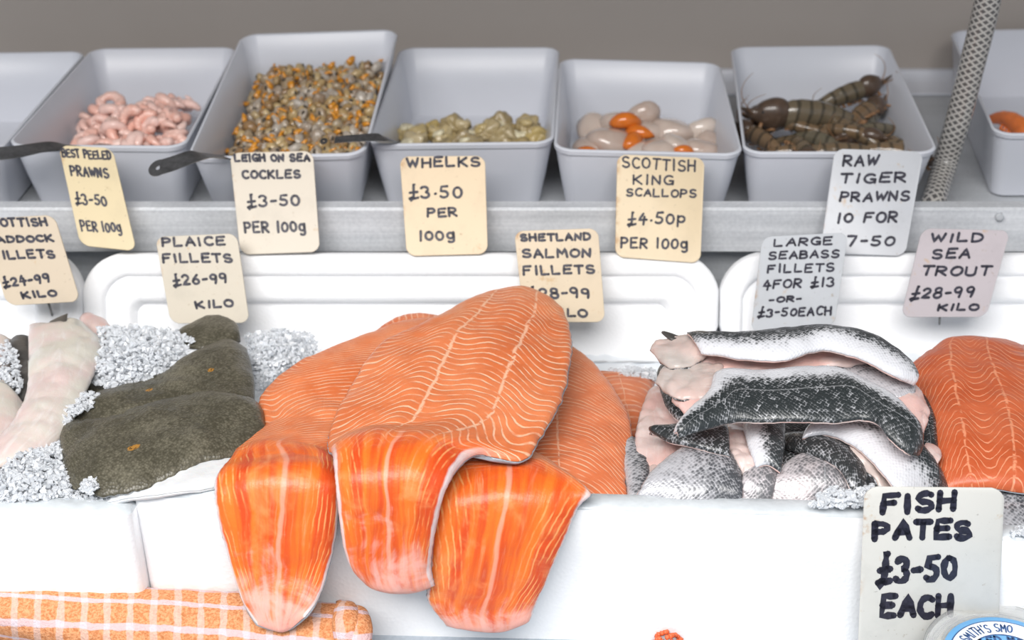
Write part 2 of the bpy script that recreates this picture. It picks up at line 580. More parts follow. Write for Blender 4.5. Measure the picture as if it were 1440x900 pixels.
def shell(name, G, N, pu, pv, top, bot, phase=None, pe=3.0, emin=0.0004, endp=10.0):
    """closed solid from G - N*bot to G + N*top, thinning to its edges"""
    nu, nv = G.shape[:2]
    prof = np.sqrt(np.clip(1 - np.abs(2 * pv - 1) ** pe, 0, 1))[None, :] * np.sqrt(np.clip(1 - np.abs(2 * pu - 1) ** endp, 0, 1))[:, None]
    T = G + N * (top * prof + emin)[..., None] if top >= 0 else G + N * (top)
    B = G - N * (bot * prof + emin)[..., None]
    vs = np.concatenate([T.reshape(-1, 3), B.reshape(-1, 3)])
    o = nu * nv
    idx = lambda i, j: i * nv + j
    fs = []
    for i in range(nu - 1):
        for j in range(nv - 1):
            q = (idx(i, j), idx(i, j + 1), idx(i + 1, j + 1), idx(i + 1, j))
            fs.append(q)
            fs.append(tuple(o + x for x in reversed(q)))
    ring = [idx(0, j) for j in range(nv)] + [idx(i, nv - 1) for i in range(1, nu)] + [idx(nu - 1, j) for j in range(nv - 2, -1, -1)] + [idx(i, 0) for i in range(nu - 2, 0, -1)]
    for a, b in zip(ring, ring[1:] + ring[:1]):
        fs.append((b, a, o + a, o + b))
    mid = G[:, nv // 2]
    um = np.concatenate([[0], np.cumsum(np.linalg.norm(np.diff(mid, axis=0), axis=1))])
    seg = np.linalg.norm(np.diff(G, axis=1), axis=2)
    vm = np.concatenate([np.zeros((nu, 1)), np.cumsum(seg, axis=1)], axis=1)
    vm = vm - vm[:, nv // 2][:, None]
    U = np.repeat(pu[:, None], nv, 1)
    V = np.repeat(pv[None, :], nu, 0)
    UM = np.repeat(um[:, None], nv, 1)
    uvs = {'pos': np.stack([U, V], -1).reshape(-1, 2), 'met': np.stack([UM, vm], -1).reshape(-1, 2)}
    if phase is not None:
        uvs['pat'] = np.stack([phase(UM, V), V], -1).reshape(-1, 2)
    uvs = {k: np.concatenate([a, a]) for k, a in uvs.items()}
    return fixn(mesh(name, vs, fs, True, uvs))


def fillet(name, rows, up_mat, under_mat, label, cat, group, top=0.006, bot=0.004, nu=48, nv=20, dome=0.0, wob=0.0015, ws=40,
           phase=None, skin_up=False, seed=0, pe=3.0, edge=0.03, endp=10.0, under='skin', ext=0.006):
    G, N, pu, pv = surf(rows, nu, nv, dome, wob, ws, seed, edge)
    t = shell(name, G, N, pu, pv, top, 0.0, phase, pe, endp=endp)
    ctr = G.mean(axis=1, keepdims=True)
    G2 = G + (G - ctr) * ext - N * 0.0012
    b = shell(under, G2, N, pu, pv, 0.0, bot, None, pe, 0.0005, endp=endp)
    if skin_up:
        root = link(name, b, under_mat)
        link('skin', t, up_mat, root)
    else:
        root = link(name, t, up_mat)
        link(under, b, under_mat, root)
    tag(root, label, cat, group)
    return root


def tube_mesh(name, pts, rads, n=12, uv=False, cap=True, flat=(1, 1)):
    pts = [Vector(p) for p in pts]
    loops, U = [], []
    prev = None
    L = 0
    for i, p in enumerate(pts):
        d = (pts[min(i + 1, len(pts) - 1)] - pts[max(i - 1, 0)]).normalized()
        if prev is None:
            s = d.cross(Vector((0, 0, 1)))
            if s.length < 0.1:
                s = d.cross(Vector((0, 1, 0)))
            s.normalize()
        else:
            s = (prev - d * prev.dot(d)).normalized()
        prev = s
        b = d.cross(s)
        if i:
            L += (p - pts[i - 1]).length
        r = rads[i] if hasattr(rads, '__len__') else rads
        m = n + 1 if uv else n
        loops.append([p + (s * math.cos(2 * math.pi * k / n) * flat[0] + b * math.sin(2 * math.pi * k / n) * flat[1]) * r for k in range(m)])
        U += [(k / n, L) for k in range(m)]
    vs, fs = loops_mesh(loops, cap and not uv, cap and not uv, closed=not uv)
    me = mesh(name, vs, fs, True, {'met': U} if uv else None)
    return fixn(me)


# ------------------------------------------------------------------ the setting
structure(link('wall_back', boxmesh('wall_back', -2.2, 2.2, 1.655, 1.72, 0.0, 2.3, 0), M['wall']))
structure(link('floor', boxmesh('floor', -2.2, 2.2, -1.5, 1.72, -0.05, 0.0, 0), M['floor']))
structure(link('shade_canopy', boxmesh('shade_canopy', -2.2, 2.2, 0.60, 1.72, 1.80, 1.85, 0), M['shadecanopy']))  # unseen canopy, added low over the back to shade wall and tubs

# counter and display shelf with its rail
c = link('display_counter', boxmesh('counter_top', -1.3, 1.3, 0.66, 1.64, 0.722, 0.752), M['counter'])
tag(c, 'grey steel counter under the white foam boxes and the towel', 'counter')
link('cabinet', boxmesh('cabinet', -1.28, 1.28, 0.70, 1.62, 0.0, 0.7225), M['counter'], c)
s = link('display_shelf', boxmesh('shelf', -1.3, 1.3, 1.226, 1.654, 0.868, 0.880), M['shelf'])
tag(s, 'raised steel shelf carrying the white seafood tubs, fronted by a galvanised rail', 'shelf')
prof = [(1.2255, 0.874), (1.216, 0.874), (1.216, 0.9175), (1.2185, 0.9195), (1.232, 0.9195), (1.232, 0.917), (1.2255, 0.9165)]
vs, fs = loops_mesh([[Vector((x, y, z)) for y, z in prof] for x in np.linspace(-1.3, 1.3, 40)])
link('rail', autosmooth(fixn(mesh('rail', vs, fs))), M['rail'], s)
link('support', boxmesh('support', -1.28, 1.28, 1.24, 1.64, 0.751, 0.869, 0), M['shelf'], s)
for bx_, by_ in ((1405, 304), (-120, 310), (640, 312)):
    bp = aty(bx_, by_, 1.2158)
    link('bolt', tube_mesh('bolt', [bp + Vector((0, .0006, 0)), bp - Vector((0, .003, 0)), bp - Vector((0, .0034, 0))], [.0042, .0042, .003], 6), M['shelf'], s)
# coved white upstand where the shelf meets the wall
cv = [(1.654, 0.881), (1.61, 0.881), (1.61, 0.884), (1.636, 0.887), (1.645, 0.892), (1.648, 0.898), (1.6545, 0.899)]
vs, fs = loops_mesh([[Vector((x, y, z)) for y, z in cv] for x in (-1.3, 1.3)])
structure(link('trim_1', autosmooth(fixn(mesh('trim_1', vs, fs))), M['tub']))


# ------------------------------------------------------------------ foam boxes
def foam_box(fl, fr, label, yb=1.208, zb=0.752, zback=0.776, wall=0.019):
    A, B = atz(*fl), atz(*fr)
    yaw = lambda p, y: Vector((p.x, y, p.z))
    Ctop = [A, B, Vector((B.x - 0.004, yb, zback)), Vector((A.x + 0.004, yb, zback))]
    cen = sum(Ctop, Vector()) / 4

    def inset(d, z=None):
        out = []
        for p in Ctop:
            q = p.copy()
            q.x += d if p.x < cen.x else -d
            q.y += d if p.y < cen.y else -d
            if z is not None:
                q.z = z
            out.append(q)
        return out
    lo = rquad(inset(0.001, zb), 0.005)
    up = [Vector(v) for v in rquad([p - Vector((0, 0, 0.003)) for p in inset(0)], 0.005)]
    t1 = rquad(inset(0.003), 0.006)
    t2 = rquad(inset(wall - 0.003), 0.012)
    i1 = rquad([p - Vector((0, 0, 0.004)) for p in inset(wall)], 0.012)
    i2 = rquad(inset(wall + 0.006, zb + 0.02), 0.014)
    mids = [[a.lerp(b, k) for a, b in zip(lo, up)] for k in (0.33, 0.66)]
    vs, fs = loops_mesh([lo] + mids + [up, t1, t2, i1, i2])
    n_ = len(lo)
    mi = [1 if (k // n_) in (3, 4, 5) else 0 for k in range(len(fs) - 2)] + [0, 0]  # wall tops and their edges get a greyer foam than the sides
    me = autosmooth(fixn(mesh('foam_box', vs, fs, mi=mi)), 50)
    o = link('foam_box', me, [M['foam'], M['foamrim']])
    tag(o, label, 'box', 'foam fish boxes along the counter')
    return A, B, inset


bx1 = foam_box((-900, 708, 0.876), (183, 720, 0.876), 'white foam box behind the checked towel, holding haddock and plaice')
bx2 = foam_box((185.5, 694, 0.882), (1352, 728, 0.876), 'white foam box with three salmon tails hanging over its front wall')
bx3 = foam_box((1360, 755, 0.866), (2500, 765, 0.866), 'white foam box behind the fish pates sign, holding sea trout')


def ice_bed(box, mounds, label, z0=0.7955):
    A, B, inset = box
    c4 = inset(0.027)
    nx, ny = 70, 48
    vs, fs = [], []
    for j in range(ny):
        for i in range(nx):
            a = c4[0].lerp(c4[1], i / (nx - 1))
            b = c4[3].lerp(c4[2], i / (nx - 1))
            p = a.lerp(b, j / (ny - 1))
            z = z0
            for (mx, my, rx, ry, h) in mounds:
                z = max(z, z0 + h * math.exp(-(((p.x - mx) / rx) ** 2 + ((p.y - my) / ry) ** 2)))
            z += 0.004 * mnoise.fractal(Vector((p.x * 60, p.y * 60, 3)), 0.8, 2.0, 3)
            vs.append((p.x, p.y, z))
    o = nx * ny
    vs += [(x, y, 0.7735) for x, y, z in vs]
    for j in range(ny - 1):
        for i in range(nx - 1):
            q = (j * nx + i, j * nx + i + 1, (j + 1) * nx + i + 1, (j + 1) * nx + i)
            fs.append(q)
            fs.append(tuple(o + k for k in reversed(q)))
    ring = list(range(nx)) + [j * nx + nx - 1 for j in range(1, ny)] + [(ny - 1) * nx + i for i in range(nx - 2, -1, -1)] + [j * nx for j in range(ny - 2, 0, -1)]
    for a, b in zip(ring, ring[1:] + ring[:1]):
        fs.append((b, a, o + a, o + b))
    ob = link('ice_bed', fixn(mesh('ice_bed', vs, fs)), M['icebed'])
    tag(ob, label, 'ice', kind='stuff')


ice_bed(bx1, [(-0.32, 0.93, 0.2, 0.13, 0.06)], 'packed ice under the haddock in the left foam box')
ice_bed(bx2, [(-0.22, 0.96, 0.09, 0.09, 0.062), (-0.03, 0.93, 0.12, 0.09, 0.066), (0.21, 0.89, 0.10, 0.08, 0.066)], 'packed ice under the fish in the middle foam box')
ice_bed(bx3, [(0.38, 0.93, 0.12, 0.12, 0.07)], 'packed ice under the sea trout in the right foam box')


# foam lids standing at the back of the boxes
def lid(x0, x1, ytop, label, Yt=1.178, dy=0.0):
    TL, TR = aty(x0, ytop, Yt), aty(x1, ytop, Yt)
    down = Vector((0, -0.042, -0.108)).normalized()
    side = Vector((1, 0, 0))
    nrm = down.cross(side)
    if nrm.y > 0:
        nrm = -nrm
    H = 0.102
    w = (TR - TL).length

    def ring(off, h, r):
        c4 = [TL + side * off + down * off, TL + side * (w - off) + down * off, TL + side * (w - off) + down * (H), TL + side * off + down * (H)]
        return [p + nrm * h for p in rquad(c4, max(r, 0.004), 7)]
    spec = [(0.0, -0.013, 0.034), (0.0, 0.000, 0.034), (0.0015, 0.0025, 0.033), (0.005, 0.0035, 0.031), (0.016, 0.0035, 0.024), (0.0195, 0.0022, 0.022), (0.021, -0.0015, 0.021),
            (0.024, -0.0015, 0.020), (0.026, 0.0008, 0.019), (0.040, 0.0008, 0.012), (0.044, -0.001, 0.010), (0.048, -0.0105, 0.009)]
    vs, fs = loops_mesh([ring(*q) for q in spec])
    o = link('foam_lid', autosmooth(fixn(mesh('foam_lid', vs, fs)), 60), M['foam'])
    tag(o, label, 'tray', 'foam lids standing behind the fish')


lid(-700, 112, 352, 'white foam lid standing upright behind the haddock price card')
lid(114, 1012, 357, 'wide white foam lid standing upright behind the salmon and plaice')
lid(1015, 1900, 357, 'white foam lid standing upright behind the sea bass and sea trout')


# ------------------------------------------------------------------ handwriting
def arc(cx, cy, rx, ry, a0, a1, n=10):
    return [(cx + rx * math.cos(R(a0 + (a1 - a0) * i / n)), cy + ry * math.sin(R(a0 + (a1 - a0) * i / n))) for i in range(n + 1)]


GL = {
    'A': [[(0, 0), (.3, 1), (.6, 0)], [(.1, .36), (.5, .36)]],
    'B': [[(0, 0), (.02, 1)], [(0, 1)] + arc(.25, .77, .25, .23, 90, -90) + [(0, .54)], [(0, .54)] + arc(.28, .27, .29, .27, 90, -90) + [(0, 0)]],
    'C': [arc(.35, .5, .33, .5, 50, 310, 14)],
    'D': [[(0, 0), (0, 1)], [(0, 1)] + arc(.15, .5, .42, .5, 85, -85, 12) + [(0, 0)]],
    'E': [[(.55, 1), (.03, .98), (0, 0), (.55, .02)], [(0, .52), (.45, .54)]],
    'F': [[(.55, 1), (.03, .97), (0, 0)], [(0, .52), (.42, .55)]],
    'G': [arc(.33, .5, .33, .5, 50, 320, 14) + [(.6, .42), (.36, .42)], [(.6, .42), (.58, .0)]],
    'H': [[(0, 0), (0, 1)], [(.55, 0), (.55, 1)], [(0, .5), (.55, .53)]],
    'I': [[(.1, 0), (.1, 1)]],
    'K': [[(0, 0), (0, 1)], [(.52, 1), (.02, .45)], [(.12, .52), (.56, 0)]],
    'L': [[(.02, 1), (0, 0), (.52, .03)]],
    'M': [[(0, 0), (.06, 1), (.33, .35), (.6, 1), (.68, 0)]],
    'N': [[(0, 0), (.03, 1), (.52, 0), (.55, 1)]],
    'O': [arc(.3, .5, .31, .48, 95, 455, 18)],
    'P': [[(0, 0), (.02, 1)], [(0, 1)] + arc(.26, .74, .27, .26, 90, -90) + [(.02, .47)]],
    'R': [[(0, 0), (.02, 1)], [(0, 1)] + arc(.26, .75, .27, .25, 90, -90) + [(.02, .48)], [(.15, .48), (.56, 0)]],
    'S': [arc(.3, .74, .26, .25, 40, 250, 10) + arc(.29, .25, .28, .25, 75, -150, 10)],
    'T': [[(0, 1), (.6, 1)], [(.3, 1), (.28, 0)]],
    'U': [[(0, 1), (.01, .35)] + arc(.28, .3, .27, .3, 185, 355, 8) + [(.55, 1)]],
    'W': [[(0, 1), (.17, 0), (.37, .8), (.55, 0), (.75, 1)]],
    '0': [arc(.27, .45, .27, .44, 95, 455, 16)],
    '1': [[(.1, 0), (.12, 1)]],
    '2': [arc(.26, .7, .25, .28, 160, -30, 9) + [(0, .02), (.55, .04)]],
    '3': [arc(.24, .74, .24, .24, 150, -75, 9) + arc(.24, .25, .28, .26, 80, -150, 10)],
    '4': [[(.3, 1), (.0, .36), (.58, .4)], [(.4, .7), (.36, -.08)]],
    '5': [[(.52, 1), (.12, .97), (.06, .56)] + arc(.23, .3, .28, .28, 110, -140, 10)],
    '6': [[(.45, 1), (.14, .6)] + arc(.28, .27, .25, .27, 160, -190, 14)],
    '7': [[(0, .98), (.52, 1), (.22, 0)]],
    '8': [arc(.27, .75, .22, .23, 270, 630, 14), arc(.27, .26, .27, .26, 90, 450, 14)],
    '9': [arc(.26, .72, .24, .26, 0, 360, 14) + [(.47, .3), (.42, 0)]],
    '£': [[(.36, 1.22), (.30, 1.26), (.29, .35), (.24, -.05), (.08, -.22), (.0, -.08), (.12, .06), (.34, .02)], [(.04, .5), (.54, .56)], [(.0, -.02), (.14, .07), (.34, -.03), (.58, .05)]],
    '-': [[(.02, .45), (.36, .48)]],
    '.': [[(.08, .3), (.12, .33)]],
    "'": [[(.08, 1), (.06, .8)]],
    'g': [arc(.25, .38, .24, .3, 20, 380, 12), [(.5, .72), (.5, -.1)] + arc(.27, -.12, .23, .2, 0, -140, 6)],
    'p': [[(.02, .72), (.0, -.3)], arc(.26, .4, .26, .3, 150, -150, 10)],
}
ADV = {'I': .22, '1': .25, 'W': .77, 'M': .7, '-': .4, '.': .2, "'": .16, ' ': .32, '£': .58}


def text_strokes(s, gap=.24):
    x = 0.0
    out = []
    for ch in s:
        if ch != ' ':
            jx, jy, js = random.uniform(-.02, .02), random.uniform(-.05, .05), random.uniform(.93, 1.06)
            sh = random.uniform(-.04, .06)
            for st in GL[ch]:
                out.append([(x + jx + p[0] + sh * p[1], jy + p[1] * js) for p in st])
        x += ADV.get(ch, .6) + gap
    return out, x - gap


def ribbon(bm, pts, hw, to3d, rough=0.12):
    """a marker stroke lying on the surface to3d maps onto"""
    pp = [pts[0]]
    for a, b in zip(pts, pts[1:]):
        d = math.hypot(b[0] - a[0], b[1] - a[1])
        n = max(1, int(d / (hw * 1.6)))
        pp += [(a[0] + (b[0] - a[0]) * i / n, a[1] + (b[1] - a[1]) * i / n) for i in range(1, n + 1)]
    L, Rr = [], []
    for i, p in enumerate(pp):
        a, b = pp[max(0, i - 1)], pp[min(len(pp) - 1, i + 1)]
        dx, dy = b[0] - a[0], b[1] - a[1]
        l = math.hypot(dx, dy) or 1
        w = hw * (1 + random.uniform(-rough, rough))
        L.append((p[0] - dy / l * w, p[1] + dx / l * w))
        Rr.append((p[0] + dy / l * w, p[1] - dx / l * w))
    lv = [bm.verts.new(to3d(*q)) for q in L]
    rv = [bm.verts.new(to3d(*q)) for q in Rr]
    for i in range(len(pp) - 1):
        bm.faces.new((lv[i], lv[i + 1], rv[i + 1], rv[i]))
    for p in (pp[0], pp[-1]):
        ring = [bm.verts.new(to3d(p[0] + hw * math.cos(k * math.pi / 4), p[1] + hw * math.sin(k * math.pi / 4))) for k in range(8)]
        bm.faces.new(ring)


def price_card(corners, Yt, Yb, col, lines, label, hw=1.9, rad=11, spike=None, inset_clip=None):
    TLp, TRp, BRp, BLp = corners
    TL, TR, BL = aty(*TLp, Yt), aty(*TRp, Yt), aty(*BLp, Yb)
    n = (TR - TL).cross(BL - TL).normalized()
    if n.y > 0:
        n = -n

    def on(px, py, h=0.0):
        d = ray(px, py)
        t = (TL - CP).dot(n) / d.dot(n)
        return CP + d * t + n * h
    # outline with rounded corners, worked out on the card's own plane
    c4 = [on(*p) for p in (TLp, TRp, BRp, BLp)]
    r3 = rad / FPX * (c4[0] - CP).length
    ring = rquad(c4, r3, 5)
    cen = sum(ring, Vector()) / len(ring)
    k = 0.994
    vs, fs = loops_mesh([[cen + (p - cen) * k - n * 0.0014 for p in ring], [p - n * 0.0011 for p in ring], [p - n * 0.0003 for p in ring], [cen + (p - cen) * k for p in ring]])
    root = link('price_card', autosmooth(fixn(mesh('price_card', vs, fs)), 40), mat_card('card ' + lines[0][0].lower(), col))
    tag(root, label, 'price card', 'handwritten price cards')
    bm = bmesh.new()
    ux, uy = TLp[0] - BLp[0], TLp[1] - BLp[1]
    ux, uy = ux / -uy, -1.0                       # one pixel up the card's edge
    for ln in lines:
        txt, xl, yl, xr, yr, h = ln[:6]
        w_ = ln[6] if len(ln) > 6 else hw
        yl, yr, h, xl, xr = yl - w_, yr - w_, h - 2 * w_, xl + w_, xr - w_
        strokes, wd = text_strokes(txt)
        for st in strokes:
            pts = []
            for (a, b) in st:
                f = a / wd
                pts.append((xl + (xr - xl) * f + ux * b * h, yl + (yr - yl) * f + uy * b * h))
            ribbon(bm, pts, w_, lambda x, y: on(x, y, 0.00025), 0.12 if w_ < 3 else 0.22)
    me = bpy.data.meshes.new('lettering')
    bm.to_mesh(me)
    bm.free()
    link('lettering', me, M['ink'], root)
    if spike:
        a = on(*spike[0], -0.0025)
        b = aty(spike[1][0], spike[1][1], a.y + spike[2])
        link('spike', tube_mesh('spike', [a, a.lerp(b, .5), b], [0.0011, 0.0011, 0.0008], 8), M['spike'], root)
    return root


Y1T, Y1B, Y2T, Y2B = 1.236, 1.171, 1.158, 1.118
price_card([(82, 204), (158, 208), (192, 353), (113, 345)], Y1T, Y1B, (0.80, 0.66, 0.40),
           [('BEST PEELED', 87, 222, 158, 226, 14, 1.5), ('PRAWNS', 99, 248, 155, 252, 16, 1.6), ('£3-50', 106, 288, 153, 291, 17, 1.6), ('PER 100g', 114, 326, 173, 328, 17, 1.5)],
           'narrow yellowed price card reading best peeled prawns')
price_card([(323, 215), (440, 212), (450, 354), (338, 358)], Y1T, Y1B, (0.78, 0.70, 0.58),
           [('LEIGH ON SEA', 329, 229, 437, 228, 13), ('COCKLES', 340, 253, 424, 252, 14), ('£3-50', 347, 293, 424, 290, 19), ('PER 100g', 343, 329, 432, 327, 18)],
           'off-white price card reading Leigh on Sea cockles')
price_card([(562, 220), (682, 219), (686, 357), (572, 360)], Y1T, Y1B, (0.88, 0.70, 0.47),
           [('WHELKS', 571, 237, 677, 235, 16), ('£3.50', 574, 281, 652, 279, 20), ('PER', 600, 307, 645, 305, 15), ('100g', 588, 340, 642, 338, 17)],
           'peach-coloured price card reading whelks')
price_card([(868, 217), (991, 222), (985, 370), (865, 361)], Y1T, Y1B, (0.88, 0.72, 0.49),
           [('SCOTTISH', 874, 236, 979, 243, 18, 1.5), ('KING', 889, 260, 948, 261, 16, 1.5), ('SCALLOPS', 879, 277, 980, 279, 13, 1.5), ('£4.50p', 881, 317, 966, 316, 18, 1.7), ('PER 100g', 872, 350, 969, 351, 17, 1.7)],
           'peach-coloured price card reading Scottish king scallops')
price_card([(1174, 209), (1299, 213), (1273, 360), (1153, 356)], Y1T, Y1B, (0.66, 0.68, 0.72),
           [('RAW', 1184, 235, 1236, 234, 18), ('TIGER', 1180, 259, 1275, 258, 16), ('PRAWNS', 1179, 285, 1280, 284, 16), ('10 FOR', 1175, 315, 1263, 314, 17), ('£7-50', 1170, 347, 1260, 347, 17)],
           'grey-white price card reading raw tiger prawns')
price_card([(723, 325), (841, 321), (851, 453), (737, 453)], Y2T, Y2B, (0.80, 0.66, 0.47),
           [('SHETLAND', 731, 341, 832, 339, 13), ('SALMON', 733, 364, 833, 363, 15), ('FILLETS', 735, 388, 838, 386, 15), ('£28-99', 742, 421, 832, 420, 17), ('KILO', 772, 447, 828, 447, 14)],
           'beige price card reading Shetland salmon fillets, partly hidden by the salmon', spike=((795, 445), (795, 475), 0.036))
price_card([(1072, 333), (1193, 327), (1173, 459), (1056, 467)], 1.150, Y2B - 0.005, (0.62, 0.65, 0.69),
           [('LARGE', 1087, 348, 1172, 345, 13), ('SEABASS', 1079, 366, 1181, 363, 13), ('FILLETS', 1078, 385, 1174, 383, 14), ('4FOR £13', 1071, 408, 1175, 404, 15), ('-OR-', 1080, 427, 1128, 425, 10), ('£3-50EACH', 1064, 447, 1170, 444, 14)],
           'grey price card reading large seabass fillets', hw=1.6, spike=((1115, 455), (1118, 490), 0.036))
price_card([(1297, 321), (1421, 324), (1387, 446), (1267, 446)], Y2T, Y2B, (0.60, 0.545, 0.575),
           [('WILD', 1307, 342, 1384, 341, 15), ('SEA', 1309, 365, 1365, 364, 16), ('TROUT', 1293, 389, 1394, 389, 16), ('£28-99', 1278, 422, 1370, 419, 18), ('KILO', 1317, 438, 1377, 438, 12)],
           'mauve-grey price card reading wild sea trout', spike=((1323, 440), (1321, 456), 0.036))
price_card([(218, 333), (333, 328), (351, 454), (240, 455)], Y2T, Y2B, (0.72, 0.65, 0.53),
           [('PLAICE', 227, 348, 319, 346, 15), ('FILLETS', 228, 371, 329, 370, 15), ('£26-99', 243, 403, 322, 399, 17), ('KILO', 275, 435, 330, 433, 13)],
           'beige price card reading plaice fillets', spike=((295, 445), (296, 470), 0.036))
price_card([(-28, 308), (76, 302), (113, 424), (10, 430)], Y2T, Y2B, (0.70, 0.585, 0.44),
           [('SCOTTISH', -24, 321, 69, 319, 14), ('HADDOCK', -18, 343, 78, 341, 12), ('FILLETS', -11, 366, 80, 364, 14), ('£24-99', 4, 405, 73, 398, 15), ('KILO', 31, 421, 82, 418, 12)],
           'tan price card reading haddock fillets, cut by the picture edge', spike=((65, 420), (74, 446), 0.036))
price_card([(1216, 685), (1413, 687), (1402, 925), (1206, 925)], 0.793, 0.785, (0.84, 0.83, 0.78),
           [('FISH', 1236, 725, 1346, 721, 32, 4.6), ('PATES', 1225, 762, 1369, 760, 32, 4.6), ('£3-50', 1230, 824, 1349, 818, 40, 4.6), ('EACH', 1235, 870, 1342, 870, 36, 4.6)],
           'large white price card with rusty left edge reading fish pates', rad=17)


# ------------------------------------------------------------------ seafood tubs
def tub(fl, fr, br, bl, label, zf=0.96, zb=0.96, floor=0.881, r=0.014):
    c4 = [atz(*fl, zf), atz(*fr, zf), atz(*br, zb), atz(*bl, zb)]
    cen = sum(c4, Vector()) / 4
    nrm = (c4[1] - c4[0]).cross(c4[3] - c4[0]).normalized()
    hgt = (cen.z - floor) if abs(zf - zb) < 1e-4 else (zf - floor)
    bot = cen - nrm * hgt
    b4 = [bot + (p - cen) * 0.86 for p in c4]
    if zf != zb:
        for p in b4:
            p.z = max(p.z, floor + 0.0005)

    def lev(t, ins, rr):
        q = [b.lerp(a, t) for a, b in zip(c4, b4)]
        cc = sum(q, Vector()) / 4
        out = []
        for p in q:
            d = p - cc
            out.append(p - d * (ins * 1.35 / d.length))
        return rquad(out, rr, 6)
    spec = [(0.0, 0.004, 0.010), (0.02, 0.001, 0.012), (0.5, 0.0, 0.014), (0.93, 0.0, 0.016), (0.93, -0.0015, 0.016), (0.985, -0.0015, 0.016), (1.0, 0.0, 0.016), (1.0, 0.0018, 0.015), (0.985, 0.003, 0.014), (0.5, 0.003, 0.012),
            (0.06, 0.0035, 0.010), (0.03, 0.008, 0.008)]
    vs, fs = loops_mesh([lev(*s_) for s_ in spec])
    o = link('seafood_tub', autosmooth(fixn(mesh('seafood_tub', vs, fs)), 40), M['tub'])
    tag(o, label, 'tub', 'white plastic tubs on the shelf')
    return c4, b4


T0 = tub((-250, 214), (-3, 212), (122, 72), (-92, 75), 'white plastic tub at the picture edge, left of the peeled prawns')
T1 = tub((9, 204), (258, 206), (334, 66), (130, 68), 'white plastic tub holding peeled pink prawns')
T2 = tub((263, 222), (512, 216), (560, 41), (341, 48), 'white plastic tub heaped with cockles, back edge raised', zb=0.992)
T3 = tub((517, 203), (777, 200), (786, 66), (563, 67), 'white plastic tub holding whelks')
T4 = tub((780, 210), (1044, 217), (1011, 88), (788, 82), 'white plastic tub holding king scallops')
T5 = tub((1047, 214), (1319, 214), (1249, 63), (1028, 66), 'white plastic tub holding raw tiger prawns')
T6 = tub((1400, 188), (1645, 188), (1565, 38), (1336, 43), 'white plastic tub behind the braided hose, holding orange prawns')


def in_tub(T, s, t, z):
    """point at fraction s across, t from front to back, at height z inside a tub"""
    c4, b4 = T
    k = 0.5
    for _ in range(6):
        q = [b.lerp(a, k) for a, b in zip(c4, b4)]
        p = q[0].lerp(q[1], s).lerp(q[3].lerp(q[2], s), t)
        lo = b4[0].lerp(b4[1], s).lerp(b4[3].lerp(b4[2], s), t).z
        hi = c4[0].lerp(c4[1], s).lerp(c4[3].lerp(c4[2], s), t).z
        k = min(1.0, max(0.05, (z - lo) / (hi - lo)))
    return Vector((p.x, p.y, z))


# peeled prawns
M['prawn'] = mat_random('peeled prawn flesh', [(0.80, 0.50, 0.43), (0.86, 0.62, 0.56), (0.82, 0.45, 0.36), (0.86, 0.68, 0.62)], 0.3, Coat_Weight=0.2)


def curl_mesh(name, R0, r0, a0, a1, n=22, m=10, taper=0.35, ripple=0.06, head=0.7):
    pts, rad = [], []
    for i in range(n + 1):
        f = i / n
        a = R(a0 + (a1 - a0) * f)
        rr = R0 * (1 - 0.25 * f)
        pts.append((rr * math.cos(a), rr * math.sin(a), 0.0015 * math.sin(3 * f)))
        k = (head + (1 - head) * min(1, f * 4)) * (1 - (1 - taper) * f ** 1.6)
        if f > 0.93:
            k *= 0.6
        if f < 0.03:
            k *= 0.6
        rad.append(r0 * k * (1 + ripple * math.sin(f * 7 * 2 * math.pi)))
    return tube_mesh(name, pts, rad, m)


prm = [curl_mesh('peeled_prawn', 0.0112, 0.0066, 0, a, taper=tp) for a, tp in ((260, 0.3), (220, 0.35), (290, 0.25), (180, 0.4))]
for me in prm:
    me.materials.append(M['prawn'])


def place(name, me, loc, rot, label, cat, group, scale=1.0):
    o = bpy.data.objects.new(name, me)
    COL.objects.link(o)
    o.location = loc
    o.rotation_euler = rot
    o.scale = (scale,) * 3 if not hasattr(scale, '__len__') else scale
    tag(o, label, cat, group)
    return o


rp = random.Random(5)


def heap(me_list, name, n, pick, label, cat, group, tilt=0.9, sc=(0.9, 1.1)):
    for i in range(n):
        loc = pick(rp, i)
        place(name, rp.choice(me_list), loc, (rp.uniform(-tilt, tilt), rp.uniform(-tilt, tilt), rp.uniform(0, 6.28)), label, cat, group, rp.uniform(*sc))


def prawn_spot(r, i):
    for _ in range(60):
        px, py = r.uniform(112, 288), r.uniform(142, 226)
        z = 0.905 + 0.020 * math.exp(-(((px - 205) / 60) ** 2 + ((py - 175) / 40) ** 2)) + r.uniform(-0.004, 0.007) + (0.006 if py < 170 else 0)
        lim_l = 128 - (py - 150) * 0.25
        lim_r = 276 - (py - 150) * 0.45
        if lim_l < px < lim_r:
            break
    return atz(px, py, z)


heap(prm, 'peeled_prawn', 95, prawn_spot, 'small pink peeled prawn in the heap filling the second tub from the left', 'prawn', 'peeled prawns in the tub')

# cockles
M['cockle'] = mat_random('cockle meat', [(0.10, 0.075, 0.05), (0.36, 0.27, 0.17), (0.46, 0.42, 0.37), (0.25, 0.14, 0.055), (0.50, 0.37, 0.18), (0.22, 0.20, 0.18)], 0.3, 300, Coat_Weight=0.3)
M['cockfoot'] = simple('orange cockle foot', (0.62, 0.26, 0.025), 0.32, 0.6, 250, Coat_Weight=0.3)
M['cockdark'] = simple('dark cockle gut', (0.06, 0.045, 0.03), 0.35)


